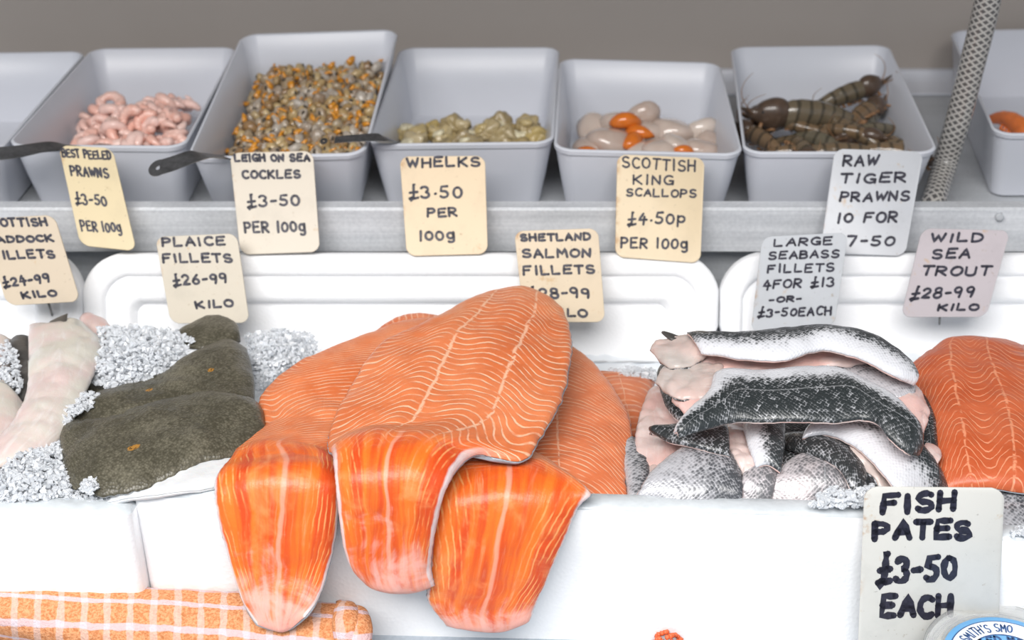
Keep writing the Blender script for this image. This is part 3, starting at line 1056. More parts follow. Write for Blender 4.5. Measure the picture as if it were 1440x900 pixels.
def blob(sub, rx, ry, rz, seed, amp=0.2, fr=1.5):
    bm = bmesh.new()
    bmesh.ops.create_icosphere(bm, subdivisions=sub, radius=1)
    for v in bm.verts:
        k = 1 + amp * mnoise.noise(v.co * fr + Vector((seed * 3.1, seed, 0)))
        v.co = Vector((v.co.x * rx * k, v.co.y * ry * k, v.co.z * rz * k))
    return bm


def cockle_mesh(seed):
    bm = blob(2, 0.0076, 0.0060, 0.0046, seed, 0.35, 1.4)
    n0 = len(bm.faces)
    fk = (1.0, 0.55, 1.25, 0.4, 0.8, 0.6)[seed % 6]
    ft = tube_mesh('t', [(0.002, 0, 0.002), (0.006, 0.001, 0.003), (0.0085, 0.0030 * (1 if seed % 2 else -1), 0.002), (0.0092, 0.0055 * (1 if seed % 2 else -1), 0.0)],
                   [0.0018 * fk, 0.0030 * fk, 0.0022 * fk, 0.0006 * fk], 6, flat=(1, .6))
    bm.from_mesh(ft)
    dk = blob(1, 0.003, 0.0022, 0.0022, seed + 9)
    tm = bpy.data.meshes.new('t2')
    dk.to_mesh(tm)
    tm.transform(Matrix.Translation((-0.003, 0.002, 0.0026)))
    n1 = len(bm.faces)
    bm.from_mesh(tm)
    bm.faces.ensure_lookup_table()
    for i, f in enumerate(bm.faces):
        f.material_index = 0 if i < n0 else (1 if i < n1 else 2)
        f.smooth = True
    me = bpy.data.meshes.new('cockle')
    bm.to_mesh(me)
    for k in ('cockle', 'cockfoot', 'cockdark'):
        me.materials.append(M[k])
    return me


ckm = [cockle_mesh(s_) for s_ in range(6)]
cells = [(i, j) for i in range(15) for j in range(20)]
rp.shuffle(cells)


def cockle_surface(s_, t_):
    return 0.915 + 0.044 * t_ + 0.004 * mnoise.noise(Vector((s_ * 6, t_ * 6, 1))) - 0.016 * max(0, 0.25 - s_) / 0.25


def cockle_spot(r, i):
    ci, cj = cells[i]
    s_ = 0.06 + 0.88 * (ci + r.uniform(0.1, 0.9)) / 15
    t_ = 0.07 + 0.87 * (cj + r.uniform(0.1, 0.9)) / 20
    return in_tub(T2, s_, t_, cockle_surface(s_, t_) + r.uniform(-0.002, 0.004))


heap(ckm, 'cockle', 298, cockle_spot, 'shelled cockle with an orange foot in the heap in the tallest tub', 'cockle', 'cockles heaped in the tub', 1.5, (0.85, 1.3))
bm = bmesh.new()
for i in range(420):
    s_, t_ = rp.uniform(0.11, 0.89), rp.uniform(0.11, 0.89)
    p = in_tub(T2, s_, t_, cockle_surface(s_, t_) - rp.uniform(0.004, 0.010))
    tmp = rp.choice(ckm).copy()
    tmp.transform(Matrix.Translation(p) @ Matrix.Rotation(rp.uniform(0, 6.28), 4, 'Z') @ Matrix.Rotation(rp.uniform(-1.5, 1.5), 4, 'X') @ Matrix.Scale(1.2, 4))
    bm.from_mesh(tmp)
    bpy.data.meshes.remove(tmp)
me = bpy.data.meshes.new('cockle_heap')
bm.to_mesh(me)
bm.free()
tag(link('cockle_heap', me, [M['cockle'], M['cockfoot'], M['cockdark']]), 'mass of shelled cockles lying under the top layer in the tallest tub', 'cockles', kind='stuff')

# whelks
M['whelk'] = mat_random('whelk meat', [(0.20, 0.145, 0.06), (0.46, 0.35, 0.14), (0.54, 0.45, 0.28), (0.30, 0.22, 0.09), (0.56, 0.51, 0.44)], 0.35, 170, Coat_Weight=0.25)
M['whelkpale'] = simple('pale whelk foot', (0.70, 0.62, 0.44), 0.35, 0.5, 110, 0.8, 160)


def whelk(px, py, z, sz, rz, seed, label, pale=True):
    root = link('whelk', bpy.data.meshes.new('whelk'), M['whelk'])
    bm = blob(4, sz, sz * 0.72, sz * 0.62, seed, 0.42, 1.9)
    for v in bm.verts:
        v.co += Vector((0, 0, sz * 0.12)) * math.sin(v.co.x / sz * 5)
    for f in bm.faces:
        f.smooth = True
    bm.to_mesh(root.data)
    # the coiled soft end and the darker operculum pad
    pts = []
    for i in range(16):
        a = i / 15 * 4.6
        k = sz * (0.62 - 0.034 * i)
        pts.append((-sz * 0.55 + k * math.cos(a) * 0.75, k * math.sin(a) * 0.75, sz * 0.25 + i * sz * 0.02))
    link('coil', tube_mesh('coil', pts, [sz * (0.34 - 0.015 * i) for i in range(16)], 10), M['whelkpale'] if pale else M['whelk'], root)
    root.location = atz(px, py, z)
    root.rotation_euler = (rp.uniform(-.4, .4), rp.uniform(-.4, .4), rz)
    tag(root, label, 'whelk', 'whelks in the tub')


for i, (px, py, sz, rz, lab) in enumerate([
        (583, 188, .0125, 0.3, 'olive whelk at the left end of the whelk heap'), (610, 183, .0105, 2.0, 'tan whelk lying behind the left end of the whelk heap'),
        (582, 203, .0125, 1.0, 'whelk half sunk behind the front rim at the left of the whelk tub'), (628, 192, .0125, 1.2, 'grey and white whelk beside the rounded yellow one'), (640, 176, .0125, 2.8, 'rounded yellow whelk standing highest in the left half of the heap'),
        (655, 196, .0115, 4.0, 'crinkled tan whelk in the middle of the whelk heap'), (676, 190, .0105, 5.1, 'dark crinkled whelk right of the middle of the heap'),
        (688, 181, .0115, 0.7, 'yellowish whelk propped against the big brown one'), (706, 176, .0135, 2.2, 'big olive-brown whelk at the top of the heap'),
        (716, 193, .0145, 3.6, 'large smooth tan whelk at the front of the heap'), (743, 176, .0125, 1.5, 'dark-topped whelk at the right back of the heap'),
        (752, 194, .0125, 0.2, 'grey crinkled whelk at the right end of the heap'), (665, 206, .012, 0.9, 'whelk behind the front rim above the whelks card'), (735, 207, .012, 2.6, 'whelk low behind the front rim at the right of its tub')]):
    whelk(px, py + 2, 0.905 + (0.008 if py < 182 else 0), sz * 1.42, rz, i, lab, i % 3 != 1)

# scallops with orange roe
M['scallop'] = mat_random('raw scallop', [(0.56, 0.47, 0.41), (0.64, 0.56, 0.50), (0.50, 0.39, 0.33), (0.60, 0.51, 0.45)], 0.16, 60, Coat_Weight=0.5, Subsurface_Weight=0.2, Subsurface_Radius=(0.006, 0.004, 0.003), Subsurface_Scale=1.0)
M['roe'] = simple('orange scallop roe', (0.66, 0.17, 0.02), 0.18, 0.2, 120, Coat_Weight=0.4)


def scallop(px, py, z, sz, rot, roe, label, seed):
    root = link('scallop', bpy.data.meshes.new('scallop'), M['scallop'])
    bm = blob(3, sz, sz * 0.92, sz * 0.68, seed, 0.14, 1.2)
    for v in bm.verts:
        if v.co.z > sz * 0.45:
            v.co.z = sz * 0.45 + (v.co.z - sz * 0.45) * 0.5
    for f in bm.faces:
        f.smooth = True
    bm.to_mesh(root.data)
    if roe is not None:
        ca, sa = math.cos(roe), math.sin(roe)
        pts = []
        for i in range(9):
            a = -0.9 + 1.8 * i / 8
            pts.append((math.cos(roe + a * 0.9) * sz * 1.02, math.sin(roe + a * 0.9) * sz * 1.0, sz * 0.15 * math.cos(a * 2)))
        link('roe', tube_mesh('roe', pts, [sz * x for x in (.10, .26, .34, .38, .38, .34, .27, .18, .05)], 10), M['roe'], root)
    root.location = atz(px, py, z)
    root.rotation_euler = rot
    tag(root, label, 'scallop', 'king scallops in the tub')


for i, (px, py, z, sz, rt, roe, lab) in enumerate([
        (857, 201, .905, .0185, (-.2, .1, 0.2), -0.4, 'big glossy white scallop at the front left of the heap'), (835, 184, .903, .0155, (.3, -.4, 1), None, 'rounded grey scallop at the left end of the heap'),
        (905, 165, .917, .0150, (-1.0, .2, .6), None, 'upright beige scallop crowning the heap'), (873, 176, .912, .0170, (-.4, .0, 0), -1.35, 'long pale scallop with a strip of roe under it'),
        (886, 204, .902, .013, (-.3, .3, 1.0), 0.0, 'small scallop tucked right of the big glossy one'), (912, 190, .905, .0165, (-.3, .0, 0.0), -2.2, 'scallop with a thick orange roe at its front'),
        (930, 215, .905, .0165, (-.2, .0, 0.4), None, 'pale scallop at the front rim just above its price card'), (945, 187, .908, .0170, (-.2, .2, 0.0), None, 'wide pale scallop right of the middle of the heap'),
        (951, 207, .910, .0125, (-.3, .3, -0.6), -0.5, 'flat beige scallop with orange tip lying across the front'), (985, 187, .904, .0165, (-.5, .4, 1.2), None, 'grey scallop leaning at the right end of the heap'),
        (986, 214, .903, .0155, (-.1, .3, 0.5), 0.2, 'low scallop with roe at the front right corner'), (828, 210, .900, .013, (0, 0, 2), 2.6, 'small scallop with roe at the front left corner'),
        (1000, 205, .902, .013, (.3, .5, 0), 0.3, 'scallop with bright roe against the right side of its tub'), (905, 218, .900, .014, (0, 0, 1), -1.5, 'scallop hidden low behind the front rim of its tub')]):
    scallop(px, py - 2, z + .005, sz * 1.38, rt, roe, lab, i)

# tiger prawns


def mat_shell(name, a, b, band):
    t = NT(name)
    o = t.obj()
    r = t.n('ShaderNodeObjectInfo').outputs['Random']
    x = t.n('ShaderNodeSeparateXYZ', {0: o}).outputs[0]
    s_ = t.mth('SINE', t.mth('MULTIPLY', t.mth('ADD', x, t.mth('MULTIPLY', t.noise(o, 60, 2), 0.006)), 480.0))
    nz = t.noise(o, 110, 4)
    c = t.mix(t.mth('ADD', t.mth('MULTIPLY', r, 0.7), t.mth('MULTIPLY', nz, 0.35)), a, b)
    c = t.mix(t.mth('MULTIPLY', t.step(s_, 0.35, 0.95), 0.7), c, band)
    t.bump(t.mth('ADD', nz, t.mth('MULTIPLY', s_, 0.4)), 0.4, 0.001)
    return t.fin(c, 0.2, Coat_Weight=0.4)


M['tpbody'] = mat_shell('grey tiger prawn shell', (0.11, 0.115, 0.088), (0.19, 0.115, 0.06), (0.03, 0.027, 0.02))
M['tpbody0'] = mat_random('plain prawn shell', [(0.15, 0.15, 0.115), (0.21, 0.20, 0.155), (0.11, 0.105, 0.085)], 0.22, 90, Coat_Weight=0.4)
M['tpleg'] = simple('brown prawn legs', (0.27, 0.145, 0.07), 0.4, 0.5, 150)
M['tphead'] = simple('dark prawn head', (0.085, 0.055, 0.038), 0.3, 0.7, 90, Coat_Weight=0.3)


def big_prawn(px, py, z, rot, ln, bend, label, group, mb, mh, mlg, name='tiger_prawn', seed=0):
    n = 26
    P, rad = [], []
    x = y = 0.0
    ang = -bend / 2
    for i in range(n + 1):
        f = i / n
        P.append(Vector((x, 0, y)))
        ang += bend / n
        x += ln / n * math.cos(ang)
        y -= ln / n * math.sin(ang)
        seg = (f * 6) % 1
        rad.append(ln * 0.145 * (1 - 0.62 * f ** 1.5) * (1 + 0.05 * (1 - seg)) * (0.75 + 0.25 * min(1, f * 9)))
    cx = P[n // 2].copy()
    P = [p - cx for p in P]
    ln0, ln = ln, ln * 1.12
    root = link(name, tube_mesh(name, P, rad, 14, flat=(0.85, 1.1)), mb)
    hd = P[0]
    hp = [hd + Vector((ln * 0.03, 0, 0)), hd + Vector((-ln * 0.06, 0, 0.001)), hd + Vector((-ln * 0.18, 0, -0.001)), hd + Vector((-ln * 0.27, 0, -0.003)), hd + Vector((-ln * 0.42, 0, 0.002))]
    h = link('head', tube_mesh('head', [p for p in catmull(hp, 14)], list(catmull(np.array([[ln * .11], [ln * .15], [ln * .115], [ln * .045], [0.0006]]), 14)[:, 0]), 12, flat=(0.8, 1.1)), mh, root)
    for s_ in (-1, 1):
        bm = blob(1, ln * .02, ln * .02, ln * .02, 1, 0)
        me_ = bpy.data.meshes.new('eye')
        bm.to_mesh(me_)
        me_.transform(Matrix.Translation(hp[2] + Vector((-ln * .03, s_ * ln * .06, ln * .04))))
        link('eye', me_, M['spike'], h)
    rr = random.Random(seed)
    bm = bmesh.new()
    for i in range(9):
        for s_ in (-1, 1):
            b = P[int(i * 2.1)] if i > 1 else hp[1 + i]
            r0 = ln * 0.07
            q = [b + Vector((0, s_ * r0 * 0.5, -r0 * 0.7)), b + Vector((-ln * .03 + rr.uniform(-.003, .003), s_ * r0 * 1.1, -r0 * 1.6)), b + Vector((-ln * .09 + rr.uniform(-.004, .004), s_ * r0 * 0.9, -r0 * 2.1))]
            bm.from_mesh(tube_mesh('l', q, [ln * .018, ln * .022, ln * .006], 5))
    me_ = bpy.data.meshes.new('legs')
    bm.to_mesh(me_)
    lg = link('legs', me_, mlg, root)
    tl = P[-1]
    d = (P[-1] - P[-3]).normalized()
    for k, a in enumerate((-0.5, -0.2, 0.2, 0.5)):
        sd = Vector((0, math.sin(a), 0)) + d * math.cos(a)
        link('tail_fan', tube_mesh('tail_fan', [tl - d * .002, tl + sd * ln * .08, tl + sd * ln * .17], [ln * .014, ln * .036, ln * .012], 8, flat=(1, 0.3)), mh, root)
    for s_ in (-1, 1):
        q = [hp[3] + Vector((0, s_ * .002, 0))]
        for k in range(10):
            q.append(q[-1] + Vector((-ln * 0.035 * math.cos(k * 0.3), s_ * ln * 0.02, ln * 0.035 * math.sin(0.5 + k * 0.16))))
        link('antenna', tube_mesh('antenna', q, [0.0007 - 0.00005 * k for k in range(11)], 5), mlg, root)
    root.location = atz(px, py, z)
    root.rotation_euler = rot
    tag(root, label, 'prawn', group)
    return root


for i, (px, py, z, rot, ln, bd, lab) in enumerate([
        (1085, 205, .903, (0.3, 0.2, -1.0), .075, 1.0, 'grey tiger prawn with a fat smooth back at the front left of its tub'),
        (1150, 196, .905, (0.2, -.1, 2.4), .070, 1.5, 'curled tiger prawn with a round grey back at the front middle'),
        (1165, 163, .919, (0.1, 0.25, 0.15), .105, 0.9, 'long tan tiger prawn stretched over the top of the heap'),
        (1120, 168, .906, (0.1, 0.2, 2.8), .075, 1.2, 'dark tiger prawn with pale legs at the back left of its tub'),
        (1170, 141, .920, (-.2, .3, 3.5), .080, 0.6, 'tiger prawn at the back of the heap with its head raised'),
        (1210, 190, .910, (0.6, .2, -0.8), .080, 1.4, 'brown tiger prawn showing its legs at the right of the heap'),
        (1245, 200, .902, (-.2, .2, 2.0), .075, 1.3, 'dark tiger prawn against the right side of its tub'),
        (1190, 214, .902, (0.2, 0, 0.1), .085, 0.7, 'tiger prawn lying along the front rim behind its price card'),
        (1070, 170, .903, (0.2, .1, 0.9), .070, 1.0, 'dark tiger prawn in the back left corner of its tub'),
        (1110, 215, .902, (0.1, 0, 3.0), .070, 1.2, 'tiger prawn low at the front rim in the left half of its tub'),
        (1228, 165, .904, (0.1, 0, 1.0), .070, 1.0, 'blackish tiger prawn at the back right of its tub'),
        (1100, 150, .912, (0.8, .1, 0.6), .060, 1.0, 'tiger prawn with brown legs at the back left of the heap'),
        (1135, 180, .912, (1.2, .1, -0.4), .062, 1.2, 'tiger prawn on its side with pale legs in the middle of the heap'),
        (1175, 182, .913, (-.9, .1, 2.6), .066, 1.4, 'brown tiger prawn curled under the long tan one'),
        (1205, 165, .914, (0.9, .2, -2.2), .066, 1.1, 'tiger prawn behind the head of the brown one at the right'),
        (1238, 182, .910, (0.5, .1, 0.4), .066, 1.0, 'tiger prawn resting high against the right side of its tub'),
        (1120, 200, .908, (1.0, .1, 1.9), .060, 1.3, 'small tiger prawn between the two fat grey ones in front'),
        (1236, 212, .903, (0.3, .1, 2.9), .070, 1.0, 'tiger prawn in the front right corner of its tub')]):
    big_prawn(px, py, z + .008, rot, ln, bd, lab, 'raw tiger prawns in the tub', M['tpbody'], M['tphead'], M['tpleg'], seed=i)

M['oprawn'] = simple('orange cooked prawn shell', (0.78, 0.20, 0.045), 0.25, 0.25, 120, Coat_Weight=0.3)
for i, (px, py, z, rot, ln, bd, lab) in enumerate([
        (1424, 171, .917, (.2, 0, 1.85), .080, 1.2, 'orange cooked prawn nearest the rim of the tub behind the hose'),
        (1462, 166, .917, (.1, 0, 1.2), .080, 0.7, 'orange cooked prawn lying farther back in the tub behind the hose'),
        (1500, 170, .917, (.1, 0, 1.0), .090, 1.0, 'orange cooked prawn beyond the picture edge in the tub behind the hose')]):
    big_prawn(px, py, z, rot, ln, bd, lab, 'orange prawns behind the hose', M['oprawn'], M['oprawn'], M['oprawn'], 'cooked_prawn', seed=i)


# ------------------------------------------------------------------ spoons and hose
def spoon(hpts, wid, bowl, label):
    """flat steel handle through hpts, hole at its first end, dished bowl at the last"""
    P = catmull([np.array(p) for p in hpts], 30)
    P = [Vector(p) for p in P]
    up0 = Vector((0, -0.45, 1)).normalized()
    vs, fs = [], []
    # end disc with a hole
    d0 = (P[1] - P[0]).normalized()
    s0 = d0.cross(up0).normalized()
    n0 = s0.cross(d0)
    w0 = wid[0]
    loops = []
    c = P[0] + d0 * w0
    rings = [(w0, 0.0005), (w0, -0.0005), (w0 * .27, -0.0005), (w0 * .27, 0.0005), (w0, 0.0005)]
    L = [[c + (s0 * math.cos(k * math.pi / 12) + d0 * math.sin(k * math.pi / 12)) * r_ + n0 * h for k in range(24)] for r_, h in rings]
    vs, fs = loops_mesh(L, False, False)
    end = fixn(mesh('end', vs, fs))
    strip = []
    for i, p in enumerate(P):
        if i < 3:
            continue
        d = (P[min(i + 1, 29)] - P[i - 1]).normalized()
        s_ = d.cross(up0).normalized()
        n_ = s_.cross(d)
        f = i / 29
        w = wid[0] * 0.98 + (wid[1] - wid[0]) * f
        strip.append([p + s_ * w + n_ * .0005, p - s_ * w + n_ * .0005, p - s_ * w - n_ * .0005, p + s_ * w - n_ * .0005])
    vs, fs = loops_mesh(strip)
    h = mesh('h', vs, fs)
    bm = bmesh.new()
    bm.from_mesh(end)
    bm.from_mesh(h)
    bmesh.ops.recalc_face_normals(bm, faces=bm.faces)
    me = bpy.data.meshes.new('handle')
    bm.to_mesh(me)
    root = link('serving_spoon', autosmooth(me), M['spoon'])
    # bowl
    bc, br, bd = P[-1], bowl, (P[-1] - P[-4]).normalized()
    bs = bd.cross(Vector((0, 0, 1))).normalized()
    bn = bs.cross(bd)
    loops = []
    for rr, hh in ((1.0, 0.0), (.95, -.22), (.7, -.48), (.3, -.6), (.02, -.62)):
        loops.append([bc + bd * br * 1.2 + (bs * math.cos(k * math.pi / 12) * .8 + bd * math.sin(k * math.pi / 12) * 1.25) * br * rr + bn * br * hh for k in range(24)])
    inner = [[p + bn * 0.0008 for p in l] for l in reversed(loops)]
    vs, fs = loops_mesh(loops + inner, False, False)
    n = 24
    tot = len(loops) * 2
    for k in range(n):
        q = (k + 1) % n
        fs.append(((tot - 1) * n + k, (tot - 1) * n + q, q, k))
    link('bowl', fixn(mesh('bowl', vs, fs)), M['spoon'], root)
    tag(root, label, 'spoon', 'serving spoons in the tubs')


spoon([atz(-30, 218, .972), atz(20, 214, .974), atz(60, 207, .972), atz(100, 205, .962), atz(135, 205, .930), atz(160, 200, .915)], (.0085, .006), .014, 'dark steel serving spoon laid over the front rim of the peeled prawn tub')
spoon([atz(209, 240, .972), atz(240, 231, .978), atz(275, 219, .982), atz(298, 219, .972), atz(325, 222, .955), atz(350, 222, .942)], (.0095, .006), .014, 'dark steel serving spoon with a holed handle jutting from the cockle tub')
spoon([atz(450, 199, .968), atz(490, 195, .972), atz(530, 193, .974), atz(548, 196, .966), atz(570, 205, .945), atz(590, 212, .925)], (.0038, .0065), .012, 'steel serving spoon lying across from the cockle tub into the whelk tub')

hp = [atz(1300, 320, .881), atz(1311, 290, .905), aty(1328, 235, 1.305), aty(1347, 170, 1.305), aty(1366, 95, 1.305), aty(1380, 40, 1.305), aty(1389, 0, 1.305), aty(1400, -60, 1.305), aty(1412, -160, 1.30)]
o = link('braided_hose', tube_mesh('braided_hose', [p for p in catmull([np.array(p) for p in hp], 60)], 0.0122, 28, uv=True), M['hose'])
tag(o, 'grey braided plastic hose rising from the shelf between two tubs', 'hose')


# ------------------------------------------------------------------ fish
def ph(per, gx, gy):
    gx, gy = np.array(gx), np.array(gy)

    def f(UM, V):
        return UM / per + np.interp(V, gx, gy)
    return f


def smooth_g(xs, ys, n=61):
    x = np.linspace(0, 1, n)
    y = np.interp(x, xs, ys)
    k = np.ones(7) / 7
    y = np.convolve(np.pad(y, 3, mode='edge'), k, 'valid')
    return list(x), list(y)


def rz(z, *pts):
    return [(p[0], p[1], z) if len(p) == 2 else p for p in pts]


def ry(y, *pts):
    return [(p[0], p[1], None, y) for p in pts]


SG = 'salmon fillets in the foam box'
# back ridge of a fillet under the pile
fillet('salmon_fillet', [rz(.866, (522, 470), (545, 478), (560, 500)), rz(.872, (572, 444), (582, 462), (590, 500)), rz(.868, (628, 450), (632, 466), (640, 500))],
       M['salmonD'], M['fishskin'], 'salmon fillet showing only a red ridge at the back of the pile', 'fish fillet', SG, phase=ph(.0045, [0, 1], [0, 2]), top=.006)
# left fillet, tail over the wall
g = smooth_g([0, .15, .5, .8, 1], [0, -1.5, 4.5, 8.0, 10.0])
fillet('salmon_fillet', [rz(.872, (590, 455), (612, 450), (640, 456), (670, 474)), rz(.879, (508, 476), (545, 474), (590, 480), (640, 500)), rz(.881, (420, 512), (465, 518), (520, 530), (570, 550)),
                         rz(.880, (374, 548), (420, 553), (480, 568), (540, 592)), rz(.880, (363, 572), (415, 575), (475, 588), (530, 605)), rz(.880, (370, 602), (412, 598), (468, 604), (520, 617)), rz(.884, (330, 619), (395, 616), (456, 620), (510, 630)), rz(.888, (328, 640), (370, 634), (420, 634), (472, 640)),
                         rz(.894, (310, 662), (370, 652), (430, 650), (475, 654)), ry(.812, (302, 688), (370, 676), (430, 675), (476, 684)), ry(.799, (308, 735), (370, 735), (425, 735), (474, 745)),
                         ry(.791, (324, 795), (370, 798), (420, 798), (463, 795)), ry(.776, (342, 848), (375, 853), (412, 850), (447, 842)), ry(.766, (362, 878), (382, 886), (402, 888), (430, 868))],
       M['salmon'], M['fishskin'], 'salmon fillet whose tail hangs over the box front at the left', 'fish fillet', SG, top=.007, bot=.005, nu=130, nv=44,
       phase=ph(.0056, *g), wob=.002, ws=28, seed=4, edge=.02)
# right body fillet
g2 = smooth_g([0, .3, .6, 1], [0, -1.0, -3.5, -9.0])
fillet('salmon_fillet', [rz(.862, (770, 480), (795, 485), (815, 498), (830, 512)), rz(.866, (745, 540), (790, 530), (830, 535), (862, 548)), rz(.869, (730, 600), (790, 590), (840, 590), (888, 602)),
                         rz(.871, (735, 650), (790, 645), (840, 645), (879, 650)), rz(.868, (745, 706), (790, 706), (840, 706), (882, 707))],
       M['salmonD'], M['fishskin'], 'salmon fillet with fine lines lying between the big fillet and the sea bass', 'fish fillet', SG, top=.006, nu=70, nv=36, phase=ph(.0056, *g2), seed=7)
fillet('salmon_fillet', [rz(.832, (835, 522), (870, 527), (900, 530), (921, 536)), rz(.838, (850, 560), (880, 562), (900, 570), (914, 580)), rz(.842, (870, 612), (890, 614), (905, 617), (918, 622))],
       M['salmonD'], M['fishskin'], 'small visible corner of a salmon fillet behind the left end of the sea bass', 'fish fillet', SG, top=.006, phase=ph(.009, [0, 1], [0, 1.0]), seed=9)
# right hanging tail
g3 = smooth_g([0, .2, .5, .8, 1], [0, 2, 0, -2, -3.5])
fillet('salmon_fillet', [rz(.876, (600, 560), (650, 555), (700, 560), (742, 575)), rz(.880, (600, 620), (650, 615), (700, 618), (745, 628)), rz(.888, (608, 652), (670, 646), (730, 648), (785, 660)),
                         rz(.893, (610, 675), (680, 662), (750, 664), (829, 692)), ry(.803, (609, 712), (680, 700), (745, 700), (812, 716)), ry(.794, (606, 760), (670, 760), (730, 760), (790, 768)),
                         ry(.792, (603, 810), (660, 815), (720, 815), (770, 815)), ry(.791, (602, 845), (650, 852), (705, 852), (754, 850)), ry(.790, (628, 880), (660, 885), (705, 889), (744, 874))],
       M['salmonC'], M['fishskin'], 'salmon fillet with a broad tail hanging over the box front at the right', 'fish fillet', SG, top=.007, bot=.005, nu=120, nv=44,
       phase=ph(.0045, *g3), wob=.002, ws=26, seed=13, edge=.02)
# the big one on top
gB = smooth_g([0, .10, .34, .42, .50, .58, .74, .9, 1], [0, -.8, 4.4, 2.4, 1.6, 2.6, .8, -3.0, -.8])
fillet('salmon_fillet', [rz(.894, (640, 436), (690, 414), (745, 408), (788, 432)), rz(.902, (596, 458), (660, 448), (735, 446), (801, 462)), rz(.906, (535, 486), (620, 485), (715, 485), (803, 498)),
                         rz(.907, (490, 548), (590, 540), (690, 540), (790, 560)), rz(.908, (464, 605), (560, 596), (670, 592), (762, 612)), rz(.909, (462, 632), (540, 616), (640, 614), (734, 648)),
                         ry(.824, (468, 640), (530, 628), (592, 628), (668, 640)), ry(.793, (472, 678), (525, 670), (570, 668), (630, 682)), ry(.785, (477, 730), (525, 728), (570, 728), (612, 748)),
                         ry(.782, (489, 788), (525, 792), (570, 794), (606, 796)), ry(.781, (515, 823), (540, 830), (580, 832), (611, 824))],
       M['salmonB'], M['fishskin'], 'biggest salmon fillet, topmost of the pile, its tail hanging in the middle', 'fish fillet', SG, top=.009, bot=.005, nu=140, nv=56,
       phase=ph(.0078, *gB), wob=.002, ws=26, seed=2, edge=.015, pe=3.5, endp=14)
# sea trout
gT = smooth_g([0, .15, .3, .45, .62, .8, 1], [0, 3.5, 6.5, 2.5, 6.5, 2.6, 6.5])
fillet('sea_trout_fillet', [rz(.862, (1425, 489), (1460, 486), (1500, 490)), rz(.868, (1430, 530), (1480, 530), (1530, 540)), rz(.868, (1440, 600), (1490, 600), (1560, 600))],
       M['trout'], M['fishskin'], 'sea trout fillet showing at the picture edge behind the large sea trout fillet', 'fish fillet', 'sea trout fillets', phase=ph(.006, *gT), seed=3)
fillet('sea_trout_fillet', [rz(.876, (1318, 493), (1345, 486), (1390, 485), (1450, 490)), rz(.882, (1280, 520), (1340, 525), (1400, 530), (1480, 535)), rz(.884, (1297, 575), (1350, 580), (1420, 585), (1500, 590)),
                            rz(.882, (1312, 640), (1360, 640), (1430, 645), (1510, 650)), rz(.874, (1322, 692), (1370, 694), (1430, 698), (1510, 704))],
       M['trout'], M['fishskin'], 'large dark orange sea trout fillet right of the sea bass', 'fish fillet', 'sea trout fillets', top=.008, nu=80, nv=48, dome=.006, phase=ph(.0085, *gT), seed=5)

BG = 'sea bass fillets in the foam box'
_bn = [0]


def bass(rows, up, label, skin_up=True, top=.0035, bot=.004, dome=.003, nu=40, nv=18, under=None, **kw):
    _bn[0] += 1
    if skin_up:
        return fillet('sea_bass_fillet', rows, M[up], M['bflesh'], label, 'fish fillet', BG, top, bot, nu, nv, dome, .0012, 45, None, True, _bn[0], 3.0, .03)
    return fillet('sea_bass_fillet', rows, M[up], M['bassdark'], label, 'fish fillet', BG, top * .8, bot * .4, nu, nv, dome, .0028, 75, None, False, _bn[0], 3.0, .05)


# lowest layer first
bass([rz(.862, (913, 550), (936, 546)), rz(.868, (899, 585), (955, 588)), rz(.871, (892, 625), (968, 632)), rz(.862, (884, 690), (950, 690))], 'bflesh', 'pink sea bass flesh at the left edge of the pile beside the salmon corner', False)
bass([rz(.864, (872, 612), (886, 618)), rz(.867, (871, 640), (908, 640)), rz(.868, (879, 672), (914, 665)), rz(.866, (884, 707), (908, 707))], 'bassmid', 'grey ragged flap of sea bass touching the fine-lined salmon')
bass([rz(.866, (915, 622), (952, 625)), rz(.867, (906, 660), (948, 650)), rz(.863, (893, 710), (932, 708))], 'bfleshgrey', 'grey translucent sea bass flesh behind the round lower left fillet', False)
bass([rz(.872, (1085, 652), (1098, 588)), rz(.874, (1125, 655), (1140, 588)), rz(.872, (1175, 655), (1180, 586))], 'bassdark', 'blue-black sea bass skin glimpsed in the hollow under the long dark fillet')
bass([rz(.874, (1005, 590), (1045, 590)), rz(.886, (1018, 620), (1056, 620)), rz(.888, (1034, 650), (1063, 650)), rz(.884, (1046, 670), (1068, 668))], 'bflesh', 'pink sea bass flesh strip under the middle of the long dark fillet', False, dome=.001)
bass([rz(.892, (1042, 588), (1070, 587), (1104, 590)), rz(.896, (1051, 625), (1075, 618), (1104, 622)), rz(.890, (1063, 658), (1080, 657), (1098, 664))], 'bass', 'short upright sea bass fillet, white to black, under the long dark one')
bass([rz(.884, (1049, 656), (1072, 651), (1097, 657)), rz(.882, (1042, 680), (1065, 675), (1091, 680)), rz(.868, (1039, 713), (1060, 713), (1082, 713))], 'basspale', 'narrow pale sea bass end between the two round fillets at the box wall')
bass([rz(.880, (958, 638), (985, 628), (1010, 630), (1032, 646)), rz(.885, (918, 662), (965, 654), (1010, 654), (1043, 668)), rz(.879, (899, 690), (950, 684), (1005, 684), (1044, 696)), rz(.867, (888, 713), (945, 714), (1000, 714), (1044, 714))],
     'bassmid', 'broad round sea bass fillet with a lateral line at the lower left of the pile', dome=.006, nv=30)
bass([rz(.881, (1105, 656), (1135, 647), (1165, 650), (1196, 666)), rz(.883, (1088, 676), (1130, 670), (1170, 672), (1209, 686)), rz(.867, (1080, 714), (1125, 714), (1170, 714), (1213, 714))],
     'basspale', 'pale round sea bass fillet behind the ice at the lower middle', dome=.006, nv=30)
